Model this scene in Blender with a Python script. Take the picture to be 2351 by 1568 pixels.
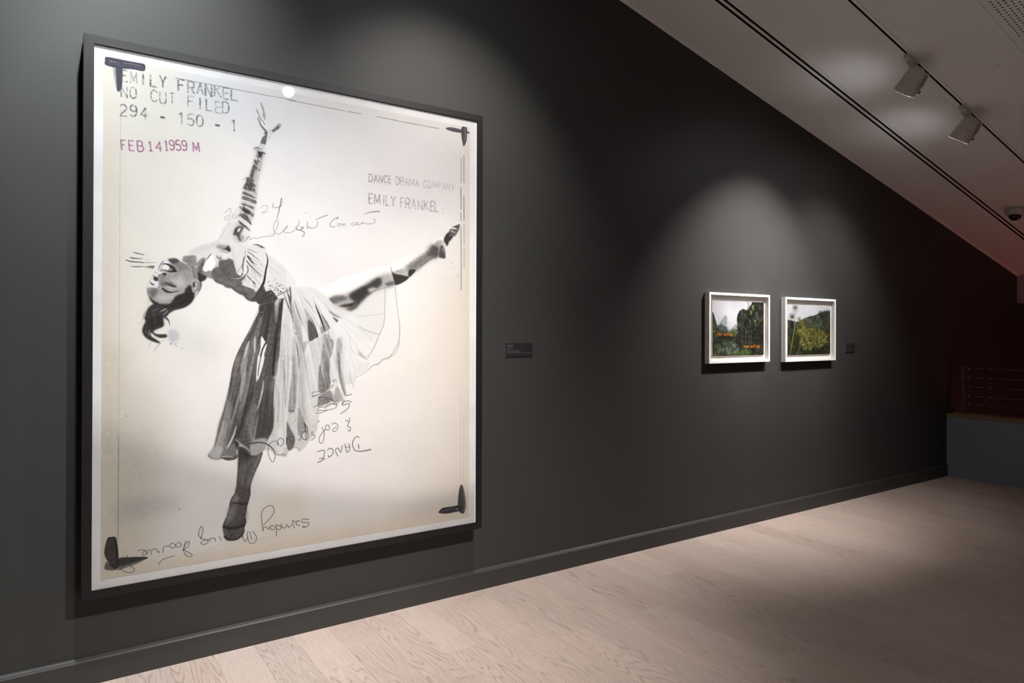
import bpy, bmesh, math, random
import numpy as np
from mathutils import Vector, Matrix

for o in list(bpy.data.objects): bpy.data.objects.remove(o)
S = bpy.context.scene; COL = S.collection

# ---------------------------------------------------------------- camera
F_PX = 1567.0
cam = bpy.data.cameras.new('camera'); cam.sensor_width = 36; cam.sensor_fit = 'HORIZONTAL'
cam.lens = F_PX/2351*36; cam.shift_y = -27.1/2351; cam.clip_start = .05; cam.clip_end = 60
camo = bpy.data.objects.new('camera', cam); COL.objects.link(camo)
def cam_matrix(loc, yaw, pitch, roll):
    yaw, pitch, roll = map(math.radians, (yaw, pitch, roll))
    f = Vector((math.sin(yaw)*math.cos(pitch), math.cos(yaw)*math.cos(pitch), math.sin(pitch)))
    r = Vector((math.cos(yaw), -math.sin(yaw), 0)); d = f.cross(r)
    c, s = math.cos(roll), math.sin(roll)
    R, D = c*r+s*d, -s*r+c*d
    m = Matrix((R, -D, -f)).transposed().to_4x4(); m.translation = loc
    return m
camo.matrix_world = cam_matrix(Vector((0, -3.41, 1.5)), 33.9507, .1733, -.1804)
S.camera = camo

# ---------------------------------------------------------------- world, exposure, lamp settings
w = bpy.data.worlds.new('world'); S.world = w; w.use_nodes = True
w.node_tree.nodes['Background'].inputs[0].default_value = (.5, .5, .55, 1); w.node_tree.nodes['Background'].inputs[1].default_value = .02
S.view_settings.view_transform = 'Standard'; S.view_settings.look = 'None'; S.view_settings.gamma = 1; S.view_settings.use_curve_mapping = False
S.view_settings.exposure = 0.0
COOL, WARM = (.92, .97, 1.0), (1.0, .95, .91)
# x along the wall, y from the wall, aim point, watts, colour, cone degrees, blend
LAMPS = {
 'print_cool': (0.90, -3.60, (0.70, 0, 1.90), 200, COOL, 52, 1.0),
 'print_warm': (1.92, -3.60, (1.05, 0, 0.08), 980, WARM, 56, 1.0),
 'wash_cool':  (0.30, -1.0995, (0.02, 0, 2.40), 720, COOL, 74, 1.0),
 'wash_warm':  (1.95, -1.0995, (1.72, 0, 1.50), 410, WARM, 80, 1.0),
 'near':       (4.80, -1.0995, (4.53, 0, 1.42), 640, WARM, 78, 1.0),
 'far':        (5.60, -1.0995, (5.50, 0, 1.35), 190, WARM, 90, 1.0),
 'fill_one':   (0.00, -3.60, (0.4, -5.8, 0), 640, COOL, 80, 1.0),  # added unseen fill: lights the floor behind so it bounces to the ceiling
 'fill_two':   (4.20, -3.60, (4.4, -5.9, 0), 700, COOL, 80, 1.0),  # second added fill, same bounce further along
}
RED = bpy.data.lights.new('red_exhibit_light', 'POINT'); RED.energy = 38; RED.color = (1, .25, .22); RED.shadow_soft_size = .9
red = bpy.data.objects.new('red_exhibit_light', RED); COL.objects.link(red); red.location = (9.0, -2.4, -.3)

# ---------------------------------------------------------------- helpers
def tag(o, label=None, cat=None, group=None, kind=None):
    for k, v in (('label', label), ('category', cat), ('group', group), ('kind', kind)):
        if v: o[k] = v
    return o
def empty(name, loc, label, cat, group=None):
    o = bpy.data.objects.new(name, None); COL.objects.link(o); o.location = loc; o.empty_display_size = .05
    return tag(o, label, cat, group)
def obj(name, bm, mat, parent=None, smooth=False, loc=None):
    me = bpy.data.meshes.new(name); bmesh.ops.recalc_face_normals(bm, faces=bm.faces); bm.to_mesh(me); bm.free()
    for m in (mat if isinstance(mat, (list, tuple)) else [mat]): me.materials.append(m)
    if smooth:
        for p in me.polygons: p.use_smooth = True
    o = bpy.data.objects.new(name, me); COL.objects.link(o)
    if parent is not None:
        o.parent = parent; o.matrix_parent_inverse = Matrix.Identity(4)
    if loc is not None: o.location = loc
    return o
def quad(bm, pts, mi=0):
    f = bm.faces.new([bm.verts.new(p) for p in pts]); f.material_index = mi; return f
def box(bm, x0, x1, y0, y1, z0, z1, bev=0, mi=0):
    v = [bm.verts.new((x, y, z)) for x in (x0, x1) for y in (y0, y1) for z in (z0, z1)]
    fs = [bm.faces.new([v[i] for i in q]) for q in ((0, 1, 3, 2), (4, 6, 7, 5), (0, 4, 5, 1), (2, 3, 7, 6), (0, 2, 6, 4), (1, 5, 7, 3))]
    for f in fs: f.material_index = mi
    if bev:
        es = {e for f in fs for e in f.edges}
        bmesh.ops.bevel(bm, geom=list(es), offset=bev, segments=2, affect='EDGES', profile=.7)
def lathe(bm, prof, seg=32, mat=Matrix.Identity(4), mi=0):
    rings = []
    for r, z in prof:
        rings.append([bm.verts.new(mat @ Vector((r*math.cos(2*math.pi*k/seg), r*math.sin(2*math.pi*k/seg), z))) for k in range(seg)] if r > 1e-6 else [bm.verts.new(mat @ Vector((0, 0, z)))])
    for a, b in zip(rings, rings[1:]):
        for k in range(seg):
            if len(a) == 1 and len(b) == 1: continue
            if len(a) == 1: f = bm.faces.new((a[0], b[k], b[(k+1) % seg]))
            elif len(b) == 1: f = bm.faces.new((a[k], b[0], a[(k+1) % seg]))
            else: f = bm.faces.new((a[k], b[k], b[(k+1) % seg], a[(k+1) % seg]))
            f.material_index = mi
def tube(bm, p, q, r0, r1=None, seg=12):
    p, q = Vector(p), Vector(q); d = q-p; L = d.length
    m = Matrix.Translation(p) @ d.to_track_quat('Z', 'Y').to_matrix().to_4x4()
    r1 = r0 if r1 is None else r1
    lathe(bm, [(0, 0), (r0, 0), (r1, L), (0, L)], seg, m)
def extrude(bm, prof, x0, x1, zf=lambda x: 0.0, closed=True, n=1):
    """profile of (y, z) pairs swept along x; zf lifts it with x"""
    rs = []
    for i in range(n+1):
        x = x0+(x1-x0)*i/n
        rs.append([bm.verts.new((x, y, z+zf(x))) for y, z in prof])
    m = len(prof)
    for a, b in zip(rs, rs[1:]):
        for k in range(m if closed else m-1): bm.faces.new((a[k], a[(k+1) % m], b[(k+1) % m], b[k]))
    if closed:
        bm.faces.new(rs[0]); bm.faces.new(rs[-1][::-1])

# ---------------------------------------------------------------- materials
class NT:
    def __init__(s, name):
        s.m = bpy.data.materials.new(name); s.m.use_nodes = True; s.t = s.m.node_tree; s.b = s.t.nodes['Principled BSDF']
    def n(s, kind, **kw):
        x = s.t.nodes.new(kind)
        for k, v in kw.items():
            if k.startswith('i_'):
                key = k[2:].replace('_', ' ')
                x.inputs[int(key) if key.isdigit() else key].default_value = v
            else: setattr(x, k, v)
        return x
    def l(s, a, b): s.t.links.new(a, b)
def lin(c):
    return tuple(((v/255)/12.92 if v/255 <= .04045 else ((v/255+.055)/1.055)**2.4) for v in c)+(1,)
def ramp(nt, stops, fac):
    r = nt.n('ShaderNodeValToRGB'); e = r.color_ramp.elements
    while len(e) < len(stops): e.new(.5)
    for k, (p, c) in zip(e, stops): k.position = p; k.color = c
    nt.l(fac, r.inputs[0]); return r
def paint(name, c, rough=.55, spec=.5, var=.04, bump=.02, scale=60):
    """painted surface: faint roller stipple and tonal drift"""
    t = NT(name); g = t.n('ShaderNodeNewGeometry'); nz = t.n('ShaderNodeTexNoise', i_Scale=.9, i_Detail=4.0); t.l(g.outputs['Position'], nz.inputs['Vector'])
    c = lin(c); r = ramp(t, [(.3, tuple(v*(1-var) for v in c[:3])+(1,)), (.7, tuple(min(1, v*(1+var)) for v in c[:3])+(1,))], nz.outputs[0])
    t.l(r.outputs[0], t.b.inputs['Base Color']); t.b.inputs['Roughness'].default_value = rough; t.b.inputs['Specular IOR Level'].default_value = spec
    n2 = t.n('ShaderNodeTexNoise', i_Scale=float(scale), i_Detail=3.0); t.l(g.outputs['Position'], n2.inputs['Vector'])
    b = t.n('ShaderNodeBump', i_Strength=bump, i_Distance=.01); t.l(n2.outputs[0], b.inputs['Height']); t.l(b.outputs[0], t.b.inputs['Normal'])
    return t.m
def plain(name, c, rough=.5, metal=0, spec=.5):
    t = NT(name); g = t.n('ShaderNodeNewGeometry'); nz = t.n('ShaderNodeTexNoise', i_Scale=9.0, i_Detail=3.0); t.l(g.outputs['Position'], nz.inputs['Vector'])
    c = lin(c); r = ramp(t, [(.25, tuple(v*.94 for v in c[:3])+(1,)), (.75, tuple(min(1, v*1.05) for v in c[:3])+(1,))], nz.outputs[0]); t.l(r.outputs[0], t.b.inputs['Base Color'])
    t.b.inputs['Roughness'].default_value = rough; t.b.inputs['Metallic'].default_value = metal; t.b.inputs['Specular IOR Level'].default_value = spec
    return t.m
def wood(name, c0, c1, axis, rough, stretch=26.0, spec=.4, cath=.5, per_object=0.0, seed=0.0):
    """grain drawn out along one axis with cathedral figure; each board gets its own cut of it"""
    t = NT(name); g = t.n('ShaderNodeNewGeometry'); oi = t.n('ShaderNodeObjectInfo')
    off = t.n('ShaderNodeCombineXYZ'); m1 = t.n('ShaderNodeMath', operation='MULTIPLY'); m1.inputs[1].default_value = 37.0; t.l(oi.outputs['Random'], m1.inputs[0])
    for k in range(3): t.l(m1.outputs[0], off.inputs[k])
    add = t.n('ShaderNodeVectorMath', operation='ADD'); t.l(g.outputs['Position'], add.inputs[0]); t.l(off.outputs[0], add.inputs[1])
    sc = [stretch]*3; sc[axis] = stretch*.035
    mp = t.n('ShaderNodeMapping'); mp.inputs['Scale'].default_value = sc; t.l(add.outputs[0], mp.inputs[0])
    fine = t.n('ShaderNodeTexNoise', i_Scale=7.0, i_Detail=6.0, i_Roughness=.65); t.l(mp.outputs[0], fine.inputs['Vector'])
    sc2 = [stretch*.28]*3; sc2[axis] = stretch*.021
    mp2 = t.n('ShaderNodeMapping'); mp2.inputs['Scale'].default_value = sc2; t.l(add.outputs[0], mp2.inputs[0])
    big = t.n('ShaderNodeTexNoise', i_Scale=1.0, i_Detail=1.5, i_Roughness=.4, i_Distortion=.15); t.l(mp2.outputs[0], big.inputs['Vector'])
    rings = t.n('ShaderNodeMath', operation='MULTIPLY'); rings.inputs[1].default_value = 64.0; t.l(big.outputs[0], rings.inputs[0])
    fr = t.n('ShaderNodeMath', operation='PINGPONG'); fr.inputs[1].default_value = 1.0; t.l(rings.outputs[0], fr.inputs[0])
    pw = t.n('ShaderNodeMath', operation='POWER'); pw.inputs[1].default_value = 5.0; t.l(fr.outputs[0], pw.inputs[0])
    # the figure shows in patches only
    sc3 = [3.2]*3; sc3[axis] = .7
    mp3 = t.n('ShaderNodeMapping'); mp3.inputs['Scale'].default_value = sc3; t.l(add.outputs[0], mp3.inputs[0])
    pat = t.n('ShaderNodeTexNoise', i_Scale=1.0, i_Detail=1.0); t.l(mp3.outputs[0], pat.inputs['Vector'])
    pr = ramp(t, [(.42, (0, 0, 0, 1)), (.6, (cath, cath, cath, 1))], pat.outputs[0])
    fig = t.n('ShaderNodeMath', operation='MULTIPLY'); t.l(pw.outputs[0], fig.inputs[0]); t.l(pr.outputs[0], fig.inputs[1])
    col = ramp(t, [(.28, lin(c0)), (.72, lin(c1))], fine.outputs[0])
    mx = t.n('ShaderNodeMix', data_type='RGBA'); dk = lin(tuple(v*.58 for v in c0)); mx.inputs[7].default_value = dk
    t.l(fig.outputs[0], mx.inputs[0]); t.l(col.outputs[0], mx.inputs[6])
    hs = t.n('ShaderNodeHueSaturation'); t.l(mx.outputs[2], hs.inputs['Color'])
    mr = t.n('ShaderNodeMapRange', i_3=1-per_object, i_4=1+per_object*.7); t.l(oi.outputs['Random'], mr.inputs[0]); t.l(mr.outputs[0], hs.inputs['Value'])
    w2 = t.n('ShaderNodeMath', operation='FRACT'); m7 = t.n('ShaderNodeMath', operation='MULTIPLY'); m7.inputs[1].default_value = 7.31; t.l(oi.outputs['Random'], m7.inputs[0]); t.l(m7.outputs[0], w2.inputs[0])
    mr2 = t.n('ShaderNodeMapRange', i_3=1-per_object*1.2, i_4=1+per_object*1.2); t.l(w2.outputs[0], mr2.inputs[0]); t.l(mr2.outputs[0], hs.inputs['Saturation'])
    t.l(hs.outputs[0], t.b.inputs['Base Color']); t.b.inputs['Roughness'].default_value = rough; t.b.inputs['Specular IOR Level'].default_value = spec
    b = t.n('ShaderNodeBump', i_Strength=.08, i_Distance=.003); t.l(fine.outputs[0], b.inputs['Height']); t.l(b.outputs[0], t.b.inputs['Normal'])
    return t.m
def glazing_mat(name, strength=1.0, rough=0.0):
    t = NT(name); t.t.nodes.remove(t.b); out = t.t.nodes['Material Output']
    fr = t.n('ShaderNodeFresnel', i_IOR=1.46); k = t.n('ShaderNodeMath', operation='MULTIPLY'); k.inputs[1].default_value = strength; t.l(fr.outputs[0], k.inputs[0])
    tr = t.n('ShaderNodeBsdfTransparent'); gl = t.n('ShaderNodeBsdfGlossy', i_Roughness=rough); mx = t.n('ShaderNodeMixShader')
    t.l(k.outputs[0], mx.inputs[0]); t.l(tr.outputs[0], mx.inputs[1]); t.l(gl.outputs[0], mx.inputs[2]); t.l(mx.outputs[0], out.inputs[0]); return t.m
def printed(name, pix, rough=.6, spec=.3, gain=1.0):
    """flat print: the picture computed above laid on the sheet by its UV map"""
    h, wd = pix.shape[:2]; im = bpy.data.images.new(name, wd, h, alpha=False)
    a = np.ones((h, wd, 4), np.float32); a[..., :3] = pix[::-1]*gain; im.pixels.foreach_set(a.ravel()); im.update(); im.pack()
    t = NT(name); tx = t.n('ShaderNodeTexImage', image=im, extension='EXTEND'); uv = t.n('ShaderNodeUVMap', uv_map='UVMap'); t.l(uv.outputs[0], tx.inputs[0])
    t.l(tx.outputs[0], t.b.inputs['Base Color']); t.b.inputs['Roughness'].default_value = rough; t.b.inputs['Specular IOR Level'].default_value = spec
    return t.m
def emitter(name, c, s):
    t = NT(name); t.b.inputs['Base Color'].default_value = (0, 0, 0, 1); t.b.inputs['Emission Color'].default_value = c+(1,); t.b.inputs['Emission Strength'].default_value = s; return t.m

M_WALL = paint('charcoal_wall_paint', (54, 54, 53), .55, .25, .05, .03, 220)
M_BASE = paint('charcoal_satin_paint', (54, 53, 52), .48, .35, .03, .01)
M_CEIL = paint('white_ceiling_paint', (236, 235, 234), .8, .2, .02, .01)
M_LIGHTWALL = paint('pale_wall_paint', (176, 172, 166), .8, .2, .03, .02)
M_BLUE = paint('blue_grey_wall_paint', (138, 146, 160), .6, .3, .03, .02)
M_DARK = plain('dark_recess', (10, 10, 10), .8)
M_BLACKWALL = paint('dark_stairwell_paint', (44, 38, 38), .8, .2)
M_PLANK = wood('greige_oak_plank', (170, 152, 143), (199, 183, 173), 1, .42, 30, .35, .5, .07)
M_SUB = plain('subfloor_joint_brown', (96, 84, 76), .9)
M_FRAME_H = wood('black_stained_oak_along', (12, 11, 12), (29, 27, 28), 0, .45, 40, .35, .5)
M_FRAME_V = wood('black_stained_oak_upright', (12, 11, 12), (29, 27, 28), 2, .45, 40, .35, .5)
M_WHITEFRAME = plain('white_lacquer', (218, 215, 212), .35)
M_MAT = plain('white_print_margin', (233, 231, 232), .7)
M_BOARD = plain('white_backing_board', (226, 222, 218), .8)
M_GLASS = glazing_mat('picture_glass', .6, .0)
M_GLASS2 = glazing_mat('small_picture_glass', .35, .02)
M_FIX = plain('white_fixture_paint', (190, 184, 174), .5)
M_METAL = plain('brushed_steel', (150, 148, 146), .35, 1)
M_BLACKP = plain('black_plastic', (14, 14, 14), .3)
M_OAKCAP = wood('oak_cap', (120, 98, 74), (160, 134, 104), 1, .45, 26, .4, .4)
M_LENS = emitter('lamp_lens', (1.0, .97, .93), 160.0)

# ---------------------------------------------------------------- structure
CS, C0 = -.24107, 4.51204                       # the ceiling falls along the wall
def cz(x): return C0+CS*x
X0, X1, YR = -2.4, 9.60, -6.5                   # room ends, opposite wall
XF, XV, ZV = 7.82, 12.5, -2.6                   # low wall, end of the stairwell, its floor
bm = bmesh.new(); n = 40
extr = [(0.0, ZV), (0.0, 0.0)]
quad(bm, [(X0, 0, 0), (XF, 0, 0), (XF, 0, cz(XF)+.2), (X0, 0, cz(X0)+.2)]); quad(bm, [(XF, 0, ZV), (XV, 0, ZV), (XV, 0, 2.7), (XF, 0, cz(XF)+.2)])
quad(bm, [(X0, .12, 0), (XF, .12, 0), (XF, .12, cz(XF)+.2), (X0, .12, cz(X0)+.2)])
wl = tag(obj('wall_left', bm, M_WALL), kind='structure')
bm = bmesh.new(); box(bm, X0, XV, YR-.12, YR, ZV, cz(X0)+.2); tag(obj('wall_right', bm, M_WALL), kind='structure')
bm = bmesh.new(); box(bm, X0-.12, X0, YR, 0, 0, cz(X0)+.2); tag(obj('wall_back', bm, M_WALL), kind='structure')
bm = bmesh.new(); box(bm, XV, XV+.12, YR, 0, ZV, 2.7); box(bm, XF+.16, XV, YR, 0, ZV-.1, ZV); tag(obj('wall_far', bm, M_BLACKWALL), kind='structure')
bm = bmesh.new(); box(bm, X1, X1+.3, YR, 0, 1.862, cz(X1)+.05); box(bm, X1+.3, XV, YR, 0, 1.88, 1.95); tag(obj('trim_2', bm, M_LIGHTWALL), kind='structure')
# baseboards
prof = [(0, 0), (-.019, 0), (-.019, .1015), (-.0135, .1090), (-.0120, .1092), (-.0118, .1102), (-.0060, .1160), (0, .1185)]
bm = bmesh.new(); extrude(bm, prof, X0, XF); tag(obj('baseboard_left', bm, M_BASE), kind='structure')
# floor: brown subfloor below, showing in the joints, one object per plank
bm = bmesh.new(); box(bm, X0, XF, YR, 0, -.06, -.006); floor = tag(obj('floor', bm, M_SUB), kind='structure')
PW, PL, GAP = .18, 1.5, .0005
rng = random.Random(4)
JOINT = {13: -.568, 12: -.77, 9: -.8377, 18: -.98, 26: -1.62, 15: -1.47, 22: -1.84, 28: -.6585, 21: -.27, 23: -.89}
def plank_mesh(l):
    b = bmesh.new(); w2, e = PW/2-GAP/2, .0004
    top = [b.verts.new((x*(w2-e), y, 0)) for x, y in ((-1, -l+GAP/2+e), (1, -l+GAP/2+e), (1, -GAP/2-e), (-1, -GAP/2-e))]
    mid = [b.verts.new((x*w2, y, -e)) for x, y in ((-1, -l+GAP/2), (1, -l+GAP/2), (1, -GAP/2), (-1, -GAP/2))]
    low = [b.verts.new((v.co.x, v.co.y, -.006)) for v in mid]
    b.faces.new(top)
    for k in range(4):
        b.faces.new((top[k], mid[k], mid[(k+1) % 4], top[(k+1) % 4])); b.faces.new((mid[k], low[k], low[(k+1) % 4], mid[(k+1) % 4]))
    bmesh.ops.recalc_face_normals(b, faces=b.faces); me = bpy.data.meshes.new('plank'); b.to_mesh(me); b.free(); me.materials.append(M_PLANK); return me
cache = {}
i0 = math.floor((X0-.084)/PW)
for i in range(i0, int((XF-.084)/PW)+1):
    x = .084+(i+.5)*PW
    if x-PW/2 < X0 or x+PW/2 > XF+.1: continue
    y = 0.0; first = round(-JOINT[i], 3) if i in JOINT else round(rng.choice([.15, .3, .45, .6, .75, .9, 1.05, 1.2, 1.35]), 3); l = first
    while y > YR+.02:
        l = min(l, y-YR)
        if l < .04: break
        k = round(l, 3)
        if k not in cache: cache[k] = plank_mesh(k)
        p = bpy.data.objects.new('plank', cache[k]); COL.objects.link(p); p.parent = floor; p.location = (x, y, 0)
        y -= l; l = PL
# ceiling in strips round the openings, dark plenum above
YA, YB, YC, YD, YP = -.4435, -.5718, -1.071, -1.128, -1.6285
PX0, PX1, PY1 = 3.77, 4.97, -2.8285             # perforated bays
bm = bmesh.new()
def strip(x0, x1, y0, y1, dz=0): quad(bm, [(x0, y0, cz(x0)+dz), (x1, y0, cz(x1)+dz), (x1, y1, cz(x1)+dz), (x0, y1, cz(x0)+dz)])
T2 = (-3.5715, -3.6285)
for y0, y1 in ((0, YA), (YB, YC), (YD, YP)): strip(X0, X1, y0, y1)
strip(X0, PX0-.002, YP-.0015, T2[0]); strip(PX1+.002, X1, YP-.0015, T2[0]); strip(PX0-.002, PX1+.002, PY1-.0015, T2[0]); strip(X0, X1, T2[1], YR); strip(X0, -.8, *T2); strip(5.2, X1, *T2)
ceil = tag(obj('ceiling', bm, M_CEIL), kind='structure')
bm = bmesh.new()
for dz in (.09, .11): strip(X0, X1, 0, YR, dz)
tag(obj('plenum', bm, M_DARK, ceil))
bm = bmesh.new(); extrude(bm, [(0, -.001), (-.010, -.001), (-.010, -.012), (-.006, -.014), (0, -.014)], X0, X1, cz); tag(obj('trim_1', bm, M_CEIL), kind='structure')
# perforated bays: every hole is cut through
def perforated(x0, x1, y0, y1):
    bm = bmesh.new(); st = .0291; r = .0068; mx, my = .039, .030
    nx = int(round((x1-x0-2*mx)/st)); ny = int(round((y0-y1-2*my)/st)); sx, sy = (x1-x0-2*mx)/nx, (y0-y1-2*my)/ny
    def V(x, y, dz=0): return bm.verts.new((x, y, cz(x)+dz))
    def q4(xa, xb, ya, yb): bm.faces.new((V(xa, ya), V(xb, ya), V(xb, yb), V(xa, yb)))
    q4(x0, x1, y0, y0-my); q4(x0, x1, y1+my, y1); q4(x0, x0+mx, y0-my, y1+my); q4(x1-mx, x1, y0-my, y1+my)
    for i in range(nx):
        for j in range(ny):
            xa, xb, ya, yb = x0+mx+i*sx, x0+mx+(i+1)*sx, y0-my-j*sy, y0-my-(j+1)*sy
            cx, cy = (xa+xb)/2, (ya+yb)/2
            if xb < 4.30:                                             # far above the frame: left solid
                q4(xa, xb, ya, yb); continue
            o = [V(a, b) for a, b in ((xa, ya), (cx, ya), (xb, ya), (xb, cy), (xb, yb), (cx, yb), (xa, yb), (xa, cy))]
            an = [math.atan2(v.co.y-cy, v.co.x-cx) for v in o]
            inn = [V(cx+r*math.cos(a), cy+r*math.sin(a)) for a in an]; up = [V(v.co.x, v.co.y, .003) for v in inn]
            for k in range(8):
                m = (k+1) % 8; bm.faces.new((o[k], o[m], inn[m], inn[k])); bm.faces.new((inn[k], inn[m], up[m], up[k]))
    return obj('perforated_panel', bm, M_CEIL, ceil)
perforated(PX0, PX1, YP-.0015, YP-.604); perforated(PX0, PX1, YP-.6055, PY1)
# low blue-grey wall with an oak cap, beyond it the stairwell
bm = bmesh.new(); box(bm, XF, XF+.16, YR, 0, ZV, .623); low = tag(obj('wall_low', bm, M_BLUE), kind='structure')
bm = bmesh.new(); box(bm, XF-.006, XF+.2, YR, -.0005, .623, .657, .003); tag(obj('oak_cap', bm, M_OAKCAP, low), 'pale oak cap along the top edge')
bm = bmesh.new(); box(bm, XF-.014, XF, YR, -.018, 0, .10, .003); tag(obj('baseboard_far', bm, M_BLUE), kind='structure')

# ---------------------------------------------------------------- flat prints, painted in code
NR = np.random.default_rng(7)

def homography(src, dst):
    A = []
    for (x, y), (u, v) in zip(src, dst):
        A.append([x, y, 1, 0, 0, 0, -u*x, -u*y, -u]); A.append([0, 0, 0, x, y, 1, -v*x, -v*y, -v])
    return np.linalg.svd(np.array(A, float))[2][-1].reshape(3, 3)

def gauss1(a, s, ax):
    r = max(1, int(s*2.6)); k = np.exp(-.5*(np.arange(-r, r+1)/s)**2); k /= k.sum()
    p = [(0, 0), (0, 0)]; p[ax] = (r, r); b = np.pad(a, p, mode='edge'); out = np.zeros_like(a); n = a.shape[ax]
    for i, w in enumerate(k):
        out += w*(b[i:i+n] if ax == 0 else b[:, i:i+n])
    return out

def gauss(a, s):
    return gauss1(gauss1(a, s, 0), s, 1) if s > .15 else a

def noise2(h, w, cell, rng=NR, aspect=1.0):
    """smooth value noise, cell size in pixels"""
    cy, cx = cell, cell*aspect
    g = rng.random((int(h/cy)+3, int(w/cx)+3)).astype(np.float32)
    y = np.arange(h)/cy; x = np.arange(w)/cx; iy = y.astype(int); ix = x.astype(int)
    fy = (y-iy)[:, None]; fx = (x-ix)[None]; fy = fy*fy*(3-2*fy); fx = fx*fx*(3-2*fx)
    a = g[iy][:, ix]; b = g[iy][:, ix+1]; c = g[iy+1][:, ix]; d = g[iy+1][:, ix+1]
    return (a*(1-fx)+b*fx)*(1-fy)+(c*(1-fx)+d*fx)*fy

def spline(p, n=5, closed=False):
    p = np.asarray(p, float)
    if len(p) < 3: return p
    q = np.vstack([p[-1:], p, p[:2]]) if closed else np.vstack([2*p[:1]-p[1:2], p, 2*p[-1:]-p[-2:-1]])
    t = (np.arange(n)/n)[:, None]; o = []
    for i in range(len(q)-3):
        a, b, c, d = q[i:i+4]
        o.append(.5*(2*b+(c-a)*t+(2*a-5*b+4*c-d)*t*t+(3*b-a-3*c+d)*t**3))
    if not closed: o.append(p[-1:])
    return np.vstack(o)

class Canvas:
    def __init__(s, w, h, H):
        s.w, s.h, s.H = w, h, H; s.img = np.full((h, w, 3), 225., np.float32); s.frame(0, 0, 1)
    def frame(s, x0, y0, k): s.x0, s.y0, s.k = x0, y0, k
    def P(s, pts):
        p = np.asarray(pts, float)[:, :2]/s.k+(s.x0, s.y0)
        q = np.c_[p, np.ones(len(p))]@s.H.T
        return q[:, :2]/q[:, 2:]
    def scale(s, p): # canvas pixels per source unit near p
        a = s.P([p, (p[0]+s.k, p[1]), (p[0], p[1]+s.k)])
        return np.sqrt(abs(np.linalg.norm(a[1]-a[0])*np.linalg.norm(a[2]-a[0])))/s.k
    def mask(s, q, blur):
        pad = int(blur*3)+3; SS = 3
        x0, y0 = np.floor(q.min(0)).astype(int)-pad; x1, y1 = np.ceil(q.max(0)).astype(int)+pad
        x0, y0 = max(0, x0), max(0, y0); x1, y1 = min(s.w, x1), min(s.h, y1)
        if x1-x0 < 2 or y1-y0 < 2: return None
        W = x1-x0; Hh = (y1-y0)*SS; acc = np.zeros((Hh, W+2), np.float64)
        qx = q[:, 0]-x0; qy = (q[:, 1]-y0)*SS
        for i in range(len(q)):
            ax, ay = qx[i], qy[i]; bx, by = qx[(i+1) % len(q)], qy[(i+1) % len(q)]
            if ay == by: continue
            sg = 1. if by > ay else -1.
            if by < ay: ax, ay, bx, by = bx, by, ax, ay
            r0 = max(0, int(np.ceil(ay-.5))); r1 = min(Hh-1, int(np.ceil(by-.5))-1)
            if r1 < r0: continue
            r = np.arange(r0, r1+1); xc = np.clip(ax+(r+.5-ay)*(bx-ax)/(by-ay), 0, W)
            ix = xc.astype(int); fr = xc-ix
            acc[r, ix] += sg*(1-fr); acc[r, ix+1] += sg*fr
        m = np.minimum(1, np.abs(np.cumsum(acc, 1)))[:, :W].reshape(y1-y0, SS, W).mean(1)
        return gauss(m.astype(np.float32), blur), x0, y0, x1, y1
    def put(s, r, col, a, tex=0):
        if r is None: return
        m, x0, y0, x1, y1 = r
        m = m*a
        if tex: m = m*(1-tex*s.tex[y0:y1, x0:x1])
        c = np.array(col if np.ndim(col) else tone(col), np.float32)
        v = s.img[y0:y1, x0:x1]; v += m[..., None]*(c-v)
    def poly(s, pts, col, blur=0, a=1., smooth=True, tex=0):
        q = s.P(pts); q = spline(q, 5, True) if smooth else q
        s.put(s.mask(q, blur*s.scale(pts[0])*(1.35 if blur >= 4 else 1)), col, a, tex)
    def line(s, pts, w, col, a=1., blur=0, tex=0):
        """tapering stroke; w is one width or a list, in source units"""
        sc = s.scale(pts[len(pts)//2]); q = spline(s.P(pts), 6)
        w = np.atleast_1d(np.array(w, float))*sc/2
        ww = np.interp(np.linspace(0, 1, len(q)), np.linspace(0, 1, len(w)), w)[:, None] if len(w) > 1 else w[0]
        d = np.gradient(q, axis=0); d /= np.maximum(np.linalg.norm(d, axis=1, keepdims=True), 1e-6)
        n = np.c_[-d[:, 1], d[:, 0]]; ww = np.maximum(ww, .45)
        e0 = q[:1]-d[:1]*(ww[:1] if np.ndim(ww) else ww)*.6; e1 = q[-1:]+d[-1:]*(ww[-1:] if np.ndim(ww) else ww)*.6
        s.put(s.mask(np.vstack([e0, q+n*ww, e1, (q-n*ww)[::-1]]), blur*sc), col, a, tex)

def streaks(c, L, R, n, tones, w, a, blur=1.5, seed=1, span=(.25, .7)):
    """many soft strokes following the fall of cloth or hair between two edges"""
    r = np.random.default_rng(seed); L, R = spline(L, 8), spline(R, 8); m = 24
    rs = lambda p: np.c_[np.interp(np.linspace(0, 1, m), np.linspace(0, 1, len(p)), p[:, 0]), np.interp(np.linspace(0, 1, m), np.linspace(0, 1, len(p)), p[:, 1])]
    L, R = rs(L), rs(R)
    for _ in range(n):
        u = r.random(); k = int(m*r.uniform(*span)); i = r.integers(0, max(1, m-k)); uu = np.clip(u+np.linspace(0, r.normal(0, .05), m), 0, 1)[:, None]
        p = (L*(1-uu)+R*uu)[i:i+k:4]
        if len(p) < 2: continue
        ww = w*r.uniform(.4, 1.3); c.line(p, [ww*.3, ww, ww*.8, ww*.2], float(r.choice(tones)), a*r.uniform(.5, 1), blur)

def tone(v):
    """the warm brown-black to paper-white ramp of the print"""
    t = np.clip((v-40)/195., 0, 1)
    return np.array([v+3*(1-t), v-1.0*(1-t)-4*t*(1-t), v-3*(1-t)-6*t*(1-t)])

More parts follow.
